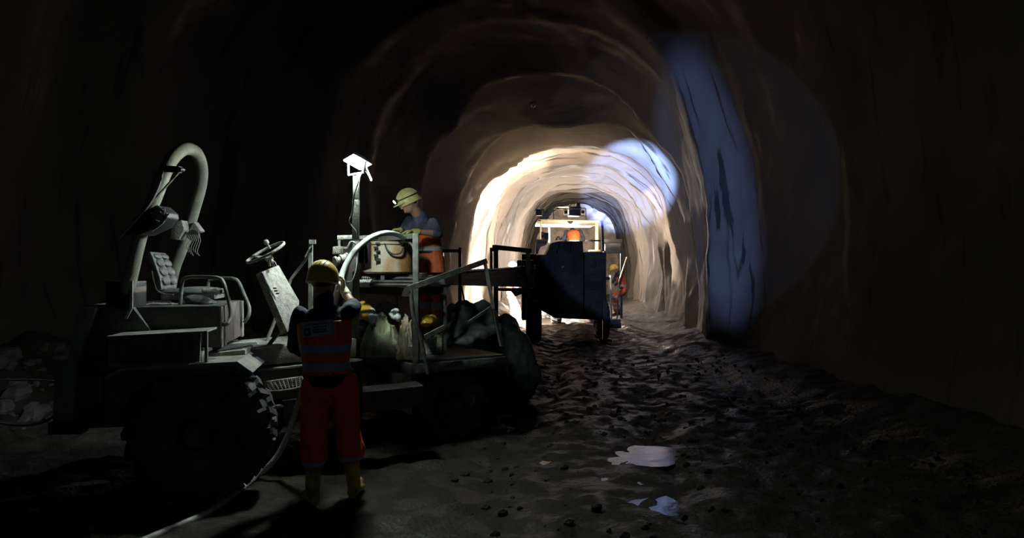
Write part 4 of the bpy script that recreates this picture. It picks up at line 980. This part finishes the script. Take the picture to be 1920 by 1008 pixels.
# ------------------------------------------------------------------ drill rig in the tunnel
YR = 16.5
rig = thing('drill_rig', P(1080, 620, 18), 'large drill rig with louvred rear hood, square side cabinet and lit canopy, in the tunnel', 'machine')
rig.location.z = 0
def rp(px, py, Y=YR): return P(px, py, Y)
def rbox(px0, py0, px1, py1, Y, dep, name, mat, par=rig, bevel=0.02):
    return MB().prism([P(px0, py0, Y), P(px1, py0, Y), P(px1, py1, Y), P(px0, py1, Y)], (0, dep, 0)).build(name, mat, par, bevel=bevel)
hood = MB().prism([rp(1048, 452, 16.9), rp(1093, 452, 16.9), rp(1094, 478, 16.5), rp(1094, 590, 16.5), rp(1060, 590, 16.5), rp(1022, 560, 16.5), rp(1022, 480, 16.5), rp(1034, 455, 16.9)], (0, 1.3, 0)).build('rear_hood', MT['rig'], rig, bevel=0.02)
for i in range(8):
    y = 482+i*3.6
    MB().beam(rp(1027, y, 16.46), rp(1091, y, 16.46), 0.05, 0.012).build('louvre', MT['rig_mark'], hood, smooth=False)
text_part('S702', 0.20, rp(1055, 530, 16.47), (1, 0, 0), (0, 0, 1), 'number_marking', MT['rig_mark'], hood)
MB().beam(rp(1050, 455, 16.8), rp(1044, 474, 16.5), 0.02).beam(rp(1070, 455, 16.8), rp(1070, 474, 16.5), 0.015).build('hood_seam', MT['rig_mark'], hood)
MB().lathe(rp(1055, 500, 16.44), (0, -1, 0), [(0.05, 0), (0.05, 0.03), (0.02, 0.05)], 14).build('hood_latch', MT['steel'], hood)
cabn = rbox(1096, 472, 1137, 598, 16.4, 1.5, 'side_cabinet', MT['rig'])
rbox(1098, 486, 1136, 487, 16.37, 0.03, 'cabinet_seam', MT['rig_mark'], cabn, 0)
rbox(1098, 514, 1136, 515.2, 16.37, 0.03, 'cabinet_seam', MT['rig_mark'], cabn, 0)
plq = rbox(1098, 526, 1131, 544, 16.37, 0.03, 'data_plate', MT['rig_mark'], cabn, 0)
MB().tube([P(1109+5*math.cos(t), 535+5*math.sin(t), 16.36) for t in [2*math.pi*i/16 for i in range(16)]], 0.012, 6, closed=True).beam(rp(1117, 530, 16.36), rp(1119, 541, 16.36), 0.02, 0.01).beam(rp(1123, 530, 16.36), rp(1123, 541, 16.36), 0.02, 0.01).beam(rp(1127, 530, 16.36), rp(1127, 541, 16.36), 0.02, 0.01).build('plate_symbols', MT['rig'], plq)
MB().prism([rp(1112, 489, 16.38), rp(1118, 489, 16.38), rp(1118, 501, 16.38), rp(1109, 502, 16.38), rp(1108, 497, 16.38), rp(1113, 496, 16.38)], (0, 0.03, 0)).build('door_handle', MT['rig_mark'], cabn)
rbox(1006, 477, 1023, 562, 16.6, 1.2, 'pump_housing', MT['darksteel'])
rbox(978, 476, 1006, 600, 17.0, 0.9, 'boom_housing', MT['darksteel'])
MB().prism([rp(1022, 545, 16.6), rp(1096, 585, 16.6), rp(1140, 592, 16.6), rp(1140, 600, 16.6), rp(1040, 596, 16.6), rp(1004, 575, 16.6)], (0, 3.8, 0)).build('chassis', MT['darksteel'], rig)
for px, Y in ((1000, 17.0), (1126, 17.2)):
    c = P(px-11, 600, Y); c.z = 0.46; wheel(c+V((0, 0, 0)), V((1, 0, 0)), 0.46, 0.34, rig, 16)
for px in (997, 1134):
    m = MB(); a = P(px, 560, 16.35); b = V((a.x, a.y, 0.07)); m.beam(a, b, 0.11).box((b.x, b.y, 0.05), (0.3, 0.3, 0.06)).build('stabiliser', MT['darksteel'], rig)
MB().prism([V((1.5, 20.9, 0.75)), V((2.75, 20.9, 0.75)), V((2.75, 20.9, 2.15)), V((1.5, 20.9, 2.15))], (0, 4.2, 0)).build('front_body', MT['rig'], rig, bevel=0.03)
for Yw in (22.0, 24.2):
    for xw in (1.25, 2.65): wheel(V((xw, Yw, 0.46)), V((1, 0, 0)), 0.46, 0.34, rig, 16)
# operator floor + canopy
MB().box((P(1068, 520, 19.5).x, 19.4, 1.50), (1.9, 2.6, 0.08)).build('operator_floor', MT['darksteel'], rig)
can_ = MB().prism([P(1009, 411, 18.9), P(1123, 413.5, 18.9), P(1124, 417, 18.9), P(1009, 414.5, 18.9)], (0.0, 2.4, 0)).build('canopy_roof', MT['cream'], rig)
MB().prism([P(1009, 412, 18.9), P(1014, 412, 18.9), P(1035, 421, 20.9), P(1030, 421, 20.9)], (0, 0, -0.03)).build('roof_rib', MT['cream'], can_)
MB().prism([P(1018, 423, 20.4), P(1120, 423, 20.4), P(1120, 417, 20.4), P(1018, 417, 20.4)], (0, 0.08, 0)).build('canopy_beam', MT['cream'], can_)
MB().prism([P(1064, 415.5, 18.88), P(1075, 415.5, 18.88), P(1072, 419, 18.88), P(1068, 419, 18.88)], (0, 0.1, 0)).build('roof_bracket', MT['rig_mark'], can_)
for px0, px1, y0, y1, Y in ((1012.5, 1015.5, 414, 449, 19.0), (1028.5, 1031.5, 422, 446, 20.4), (1116.5, 1122, 417, 470, 19.0)):
    rbox(px0, y0, px1, y1+8, Y, 0.1, 'canopy_post', MT['cream'], can_, 0.004)
rbox(1105, 468, 1126, 471, 18.7, 0.3, 'post_foot', MT['cream'], can_, 0)
MB().beam(P(1098, 451, 18.4), P(1126, 451, 18.4), 0.04).build('hand_bar', MT['darksteel'], rig)
MB().beam(P(1131, 470, 18.3), P(1129, 414, 18.6), 0.06).build('hydraulic_mast', MT['blue_tarp'], rig)
# salmon control panel and instruments on the left
cp = rbox(1004.5, 448.5, 1009, 476, 17.6, 0.1, 'panel_leg', MT['pinkbox'], rig, 0)
cp = MB().prism([P(1005, 448.5, 17.5), P(1029, 448.5, 17.5), P(1024, 459, 17.5), P(1014, 462, 17.5), P(1008, 475, 17.5), P(1005, 475, 17.5)], (0, 0.15, 0)).build('control_panel', MT['pinkbox'], rig)
m = MB()
for i in range(8): m.prism([P(1008.5+i*2.1, 451.5, 17.48), P(1009.6+i*2.1, 451.5, 17.48), P(1009.6+i*2.1, 456.5, 17.48), P(1008.5+i*2.1, 456.5, 17.48)], (0, 0.01, 0))
m.build('panel_lettering', MT['rig_red'], cp)
rbox(1015, 434, 1020, 448, 17.8, 0.1, 'instrument_post', MT['pinkbox'], cp, 0)
rbox(1020, 436, 1029, 448.5, 17.8, 0.2, 'instrument_box', MT['black'], cp, 0.01)
MB().lathe(P(1017, 443, 17.78), (0, -1, 0), [(0.03, 0), (0.035, 0.02), (0.02, 0.03)], 16).build('gauge', MT['black'], cp)
m = MB().tube([P(1042, 450, 18.0), P(1047, 443, 18.0), P(1050, 449, 18.0), P(1054, 445, 18.0)], 0.02, 6, smooth=3).tube([P(1044, 450, 18.0), P(1045, 444, 18.0)], 0.02, 6)
m.build('control_lever', MT['white_paint'], rig)
# gear on the canopy roof
tray = MB()
tray.beam(P(1037, 392, 19.6), P(1099, 391, 19.6), 0.025).beam(P(1037, 392, 19.6), P(1038, 411, 19.6), 0.03).beam(P(1098, 391, 19.6), P(1099, 411, 19.6), 0.02).beam(P(1037, 392, 19.6), P(1045, 388, 20.6), 0.02).beam(P(1045, 388, 20.6), P(1098, 389, 20.6), 0.02).beam(P(1058, 402, 19.6), P(1099, 405, 19.6), 0.02)
tray.build('roof_rack', MT['steel'], can_)
rbox(1067, 387, 1089, 404, 19.9, 0.5, 'roof_unit', MT['black'], can_, 0.01)
rbox(1081, 380, 1088, 388, 19.9, 0.3, 'exhaust_stack', MT['black'], can_, 0.01)
rbox(1058, 394, 1064, 401, 19.7, 0.2, 'roof_lamp', MT['black'], can_, 0.01); rbox(1091, 394, 1096, 400, 19.7, 0.2, 'roof_lamp', MT['black'], can_, 0.01)
MB().lathe(P(1068, 387, 19.7), (0.3, -0.5, 1), [(0.02, -0.02), (0.035, 0.02), (0.03, 0.06)], 12).build('roof_light', MT['white_paint'], can_)
m = MB().tube([P(1017, 392, 19.4), P(1019, 397, 19.4), P(1018, 404, 19.4), P(1024, 408, 19.4)], 0.04, 8, smooth=4).beam(P(1016, 408, 19.3), P(1029, 408, 19.3), 0.12, 0.04).beam(P(1025, 392, 19.4), P(1028, 403, 19.4), 0.02).prism([P(1020, 396, 19.5), P(1027, 396, 19.5), P(1029, 407, 19.5), P(1020, 407, 19.5)], (0, 0.2, 0))
m.build('roof_winch', MT['dusty'], can_)

# drill feed lying from the rig over the platform
fd = thing('drill_feed', P(860, 545, 10), 'long dark drill feed beam reaching from the rig over the loading platform', 'boom')
a = P(800, 524, 8.1); b = P(1000, 514, 15.8)
m = MB(); d = (b-a).normalized()
m.beam(a, b, 0.16, 0.05).beam(a+V((0, 0, -0.03)), b+V((0, 0, -0.28)), 0.10, 0.05).beam(a+V((.05, 0, .02)), b+V((.05, 0, .14)), 0.05, 0.04)
m.prism([a+V((0, 0, -.02)), b+V((0, 0, -.26)), b+V((0, 0, .10)), a+V((0, 0, .02))], (0.03, 0, 0))
m.build('feed_rail', MT['darksteel'], fd)
for k in range(3):
    MB().tube([a+V((-.06+.05*k, 0.1, .05+.015*k)), a.lerp(b, .5)+V((-.06+.05*k, 0, .06+.03*k)), b+V((-.06+.05*k, 0, .10+.05*k))], 0.022, 8).build('feed_hose', MT['black'], fd)
MB().box(a.lerp(b, .86)+V((0, 0, .17)), (0.35, 0.9, 0.28)).prism([P(948, 508, 14), P(962, 500, 14), P(976, 497, 14), P(990, 500, 14), P(990, 520, 14), P(948, 520, 14)], (0, 0.5, 0)).build('rock_drill', MT['darksteel'], fd, bevel=0.02)
MB().prism([P(930, 540, 14), P(1000, 540, 14), P(1000, 548, 14), P(975, 552, 14), P(966, 556, 14), P(958, 546, 14), P(935, 545, 14)], (0, 0.4, 0)).build('feed_guard', MT['darksteel'], fd)
for px, py in ((838, 512), (857, 506)):
    pass
MB().beam(P(857, 510, 9.6), P(869, 503, 9.6), 0.08, 0.06).beam(P(868, 504, 9.6), P(870, 514, 9.6), 0.05).build('feed_clamp', MT['steel'], fd)

# railing behind the worker on the platform
rl = thing('guard_rail', P(862, 600, 8.4), 'dark guard rail standing behind the worker on the platform', 'railing')
rl.location.z = 0.0
MB().beam(P(828, 470, 8.5), P(864, 470, 8.5), 0.04).build('rail', MT['darksteel'], rl)
lo = P(862, 600, 8.5); MB().beam(P(862.5, 464, 8.5), V((lo.x, 8.5, 0)), 0.04).build('post', MT['darksteel'], rl)
lo = P(830, 600, 8.5); MB().beam(P(829, 468, 8.5), V((lo.x, 8.5, 0)), 0.035).build('post', MT['darksteel'], rl)
MB().tube([P(865, 536, 8.5), P(868, 550, 8.5), P(872, 570, 8.5)], 0.012, 6).build('hanging_rod', MT['darksteel'], rl)
# goal-shaped frame at the back of the rig
fm_ = thing('portal_frame', P(960, 640, 13), 'dark square-topped steel frame standing between the platform and the rig', 'frame')
fm_.location.z = 0
def col(px, py, Y, w, nm='post'):
    t = P(px, py, Y); MB().beam(t, V((t.x, t.y, 0)), w).build(nm, MT['rail'], fm_)
col(930, 462, 12.8, 0.085); col(990, 470, 13.6, 0.085)
MB().beam(P(926, 463, 12.8), P(994, 470, 13.6), 0.085).build('cross_bar', MT['rail'], fm_)
MB().beam(P(921, 468, 13.2), P(932, 468, 12.9), 0.06).beam(P(921, 464, 13.2), P(921, 545, 13.2), 0.05).build('side_bar', MT['rail'], fm_)
# grey boxes against the far wall at the right
t = thing('switch_box', P(1152, 475, 24), 'pale grey switch box hung behind the rig at the right', 'box')
MB().prism([P(1136, 456, 24), P(1164, 456, 24), P(1164, 474, 24), P(1136, 474, 24)], (0, 0.4, 0)).build('case', MT['rig'], t, bevel=0.01)
MB().prism([P(1132, 448, 24), P(1167, 448, 24), P(1166, 456, 24), P(1132, 456, 24)], (0, 0.45, 0)).build('cover', MT['black'], t, bevel=0.01)
MB().beam(P(1134, 470, 24.2), V((P(1134, 470, 24.2).x, 24.2, 0)), 0.08).beam(P(1165, 470, 24.2), V((P(1165, 470, 24.2).x, 24.2, 0)), 0.08).build('stand', MT['darksteel'], t)
tag(MB().beam(P(1175, 482, 21.2), P(1160, 528, 20.8), 0.03).beam(P(1160, 528, 20.8), P(1157, 600, 20.8), 0.03).build('steel_bar', MT['steel']), 'thin steel bar leaning over the crouched worker at the right', 'bar')
m = MB().tube([P(1144.5, 516, 20.5), P(1145, 530, 20.5), P(1145.5, 545, 20.5), P(1145, 552, 20.5), P(1147, 614, 20.5)], 0.03, 8, smooth=3)
tag(m.build('water_pipe', MT['white_paint']), 'thin white pipe standing between the rig and the crouched worker', 'pipe')
m = MB().box(P(1153, 578, 20), (0.34, 0.3, 0.26), taper=0.85); o = m.wob(0.02, 4).build('crate', MT['dusty'], bevel=0.02); o.location.z = 0.02
tag(o, 'small grey crate on the ground below the crouched worker', 'crate')

# ------------------------------------------------------------------ lights
def lightobj(name, kind, loc, energy, color, aim=None, parent=None, **kw):
    l = bpy.data.lights.new(name, kind); l.energy = energy; l.color = color
    for k_, v_ in kw.items(): setattr(l, k_, v_)
    o = bpy.data.objects.new(name, l); COL.objects.link(o); o.location = V(loc)
    if aim is not None: o.rotation_euler = (V(aim)-V(loc)).to_track_quat('-Z', 'Y').to_euler()
    return o
# flood on the rig pointing up the tunnel
t = thing('work_floodlight', P(986, 500, 17.9), 'dark work floodlight seen from behind, mounted low on the left side of the rig', 'light')
fc = V((0.42, 19.6, 1.72)); fdir = V((-0.03, 1, 0.0)).normalized()
hm = MB().prism([fc+V((-.2, 0, -.15)), fc+V((.2, 0.05, -.15)), fc+V((.2, 0.05, .15)), fc+V((-.2, 0, .15))], -fdir*0.10).build('lamp_housing', MT['black'], t, bevel=0.01)
MB().beam(fc-fdir*0.06, V((fc.x, fc.y-.06, 0.9)), 0.05).build('bracket', MT['darksteel'], t)
lightobj('tunnel_flood', 'SPOT', fc+fdir*0.06, 11500, (1.0, 0.82, 0.66), fc+fdir*5, spot_size=D2R(170), spot_blend=0.35, shadow_soft_size=0.10)
# work lamp under the canopy, shining on the operator's back and the canopy
wl = V((P(1082, 455, 18.35)).x, ) if False else P(1085, 456, 18.3)
lightobj('canopy_lamp', 'SPOT', wl, 170, (1.0, 0.84, 0.66), wl+V((0, 1.2, 0.55)), spot_size=D2R(150), spot_blend=0.5, shadow_soft_size=0.05)
rf_ = V((0.80, 19.75, 3.38))
MB().box(rf_-V((0, 0.06, 0)), (0.24, 0.08, 0.18)).build('roof_lamp', MT['black'], can_, bevel=0.01)
lightobj('roof_flood', 'SPOT', rf_+V((0, 0.03, 0)), 2900, (1.0, 0.80, 0.62), rf_+V((0, 5, 0.1)), spot_size=D2R(170), spot_blend=0.4, shadow_soft_size=0.08)
# light on the tunnel beyond
lightobj('tunnel_lamp', 'POINT', (2.6, 31, 2.6), 2300, (1.0, 0.82, 0.68), shadow_soft_size=0.1)
# blue spots added beside the camera, a guessed source for the wall's blue light
hl = V((3.8, 0.1, 1.72)); hl2 = V((0.3, -0.1, 1.8))
def dirpx(px, py): return (P(px, py, 1.0)-V((0, 0, EYE))).normalized()
bl_ = lightobj('added_blue_spot', 'SPOT', hl2, 10500, (0.25, 0.42, 1.0), P(1328, 350, 13.8), spot_size=D2R(25.0), spot_blend=0.6, shadow_soft_size=0.01)
bl_.scale = (0.32, 1.0, 1.0); bl_.rotation_euler = (bl_.rotation_euler.to_quaternion() @ Quaternion((0, 0, 1), D2R(11))).to_euler()
lightobj('camera_side_fill', 'POINT', hl2, 11, (0.6, 0.75, 1.0), shadow_soft_size=0.03)  # added weak fill from the camera side, lifts the near worker's back
lightobj('added_blue_spot', 'SPOT', hl2, 950, (0.38, 0.52, 1.0), P(1262, 350, 13.8), spot_size=D2R(24.5), spot_blend=0.10, shadow_soft_size=0.01)  # faint wide disc, also lifts the rear of the rig
lightobj('added_blue_spot', 'SPOT', hl2, 650000, (0.30, 0.46, 1.0), P(1176, 350, 24), spot_size=D2R(8.0), spot_blend=0.45, shadow_soft_size=0.01)
# lamp on the platform worker's helmet
hb = B['head']+V(B['face'])*0.22
lightobj('helmet_beam', 'SPOT', hb, 90, (0.75, 0.86, 1.0), hb+V(B['face'])*1, spot_size=D2R(95), spot_blend=0.7, shadow_soft_size=0.02)
lightobj('platform_fill', 'POINT', LAMP_C+LAMP_N*0.09, 55, (0.88, 1.0, 0.93), shadow_soft_size=0.05)  # extra point light added below the panel to brighten the platform worker

MT['lamp_face'].node_tree.nodes['Principled BSDF'].inputs['Emission Strength'].default_value = 480.0

# ------------------------------------------------------------------ world, camera, view
w = bpy.data.worlds.new('dark'); SC.world = w; w.use_nodes = True
w.node_tree.nodes['Background'].inputs[0].default_value = (0, 0, 0, 1); w.node_tree.nodes['Background'].inputs[1].default_value = 0
cam = bpy.data.cameras.new('camera'); cam.lens = 24.0; cam.sensor_width = 36.0; cam.clip_start = 0.05; cam.clip_end = 200
co = bpy.data.objects.new('camera', cam); COL.objects.link(co); co.location = (0, 0, EYE); co.rotation_euler = (math.pi/2, 0, 0)
SC.camera = co
vs_ = SC.view_settings; vs_.view_transform = 'Standard'; vs_.look = 'None'; vs_.exposure = 0.0; vs_.gamma = 1.0; vs_.use_curve_mapping = False
SC.cycles.use_denoising = True
SC.cycles.max_bounces = 6; SC.cycles.diffuse_bounces = 1; SC.cycles.sample_clamp_indirect = 4.0
try: SC.cycles.use_light_tree = True
except Exception: pass
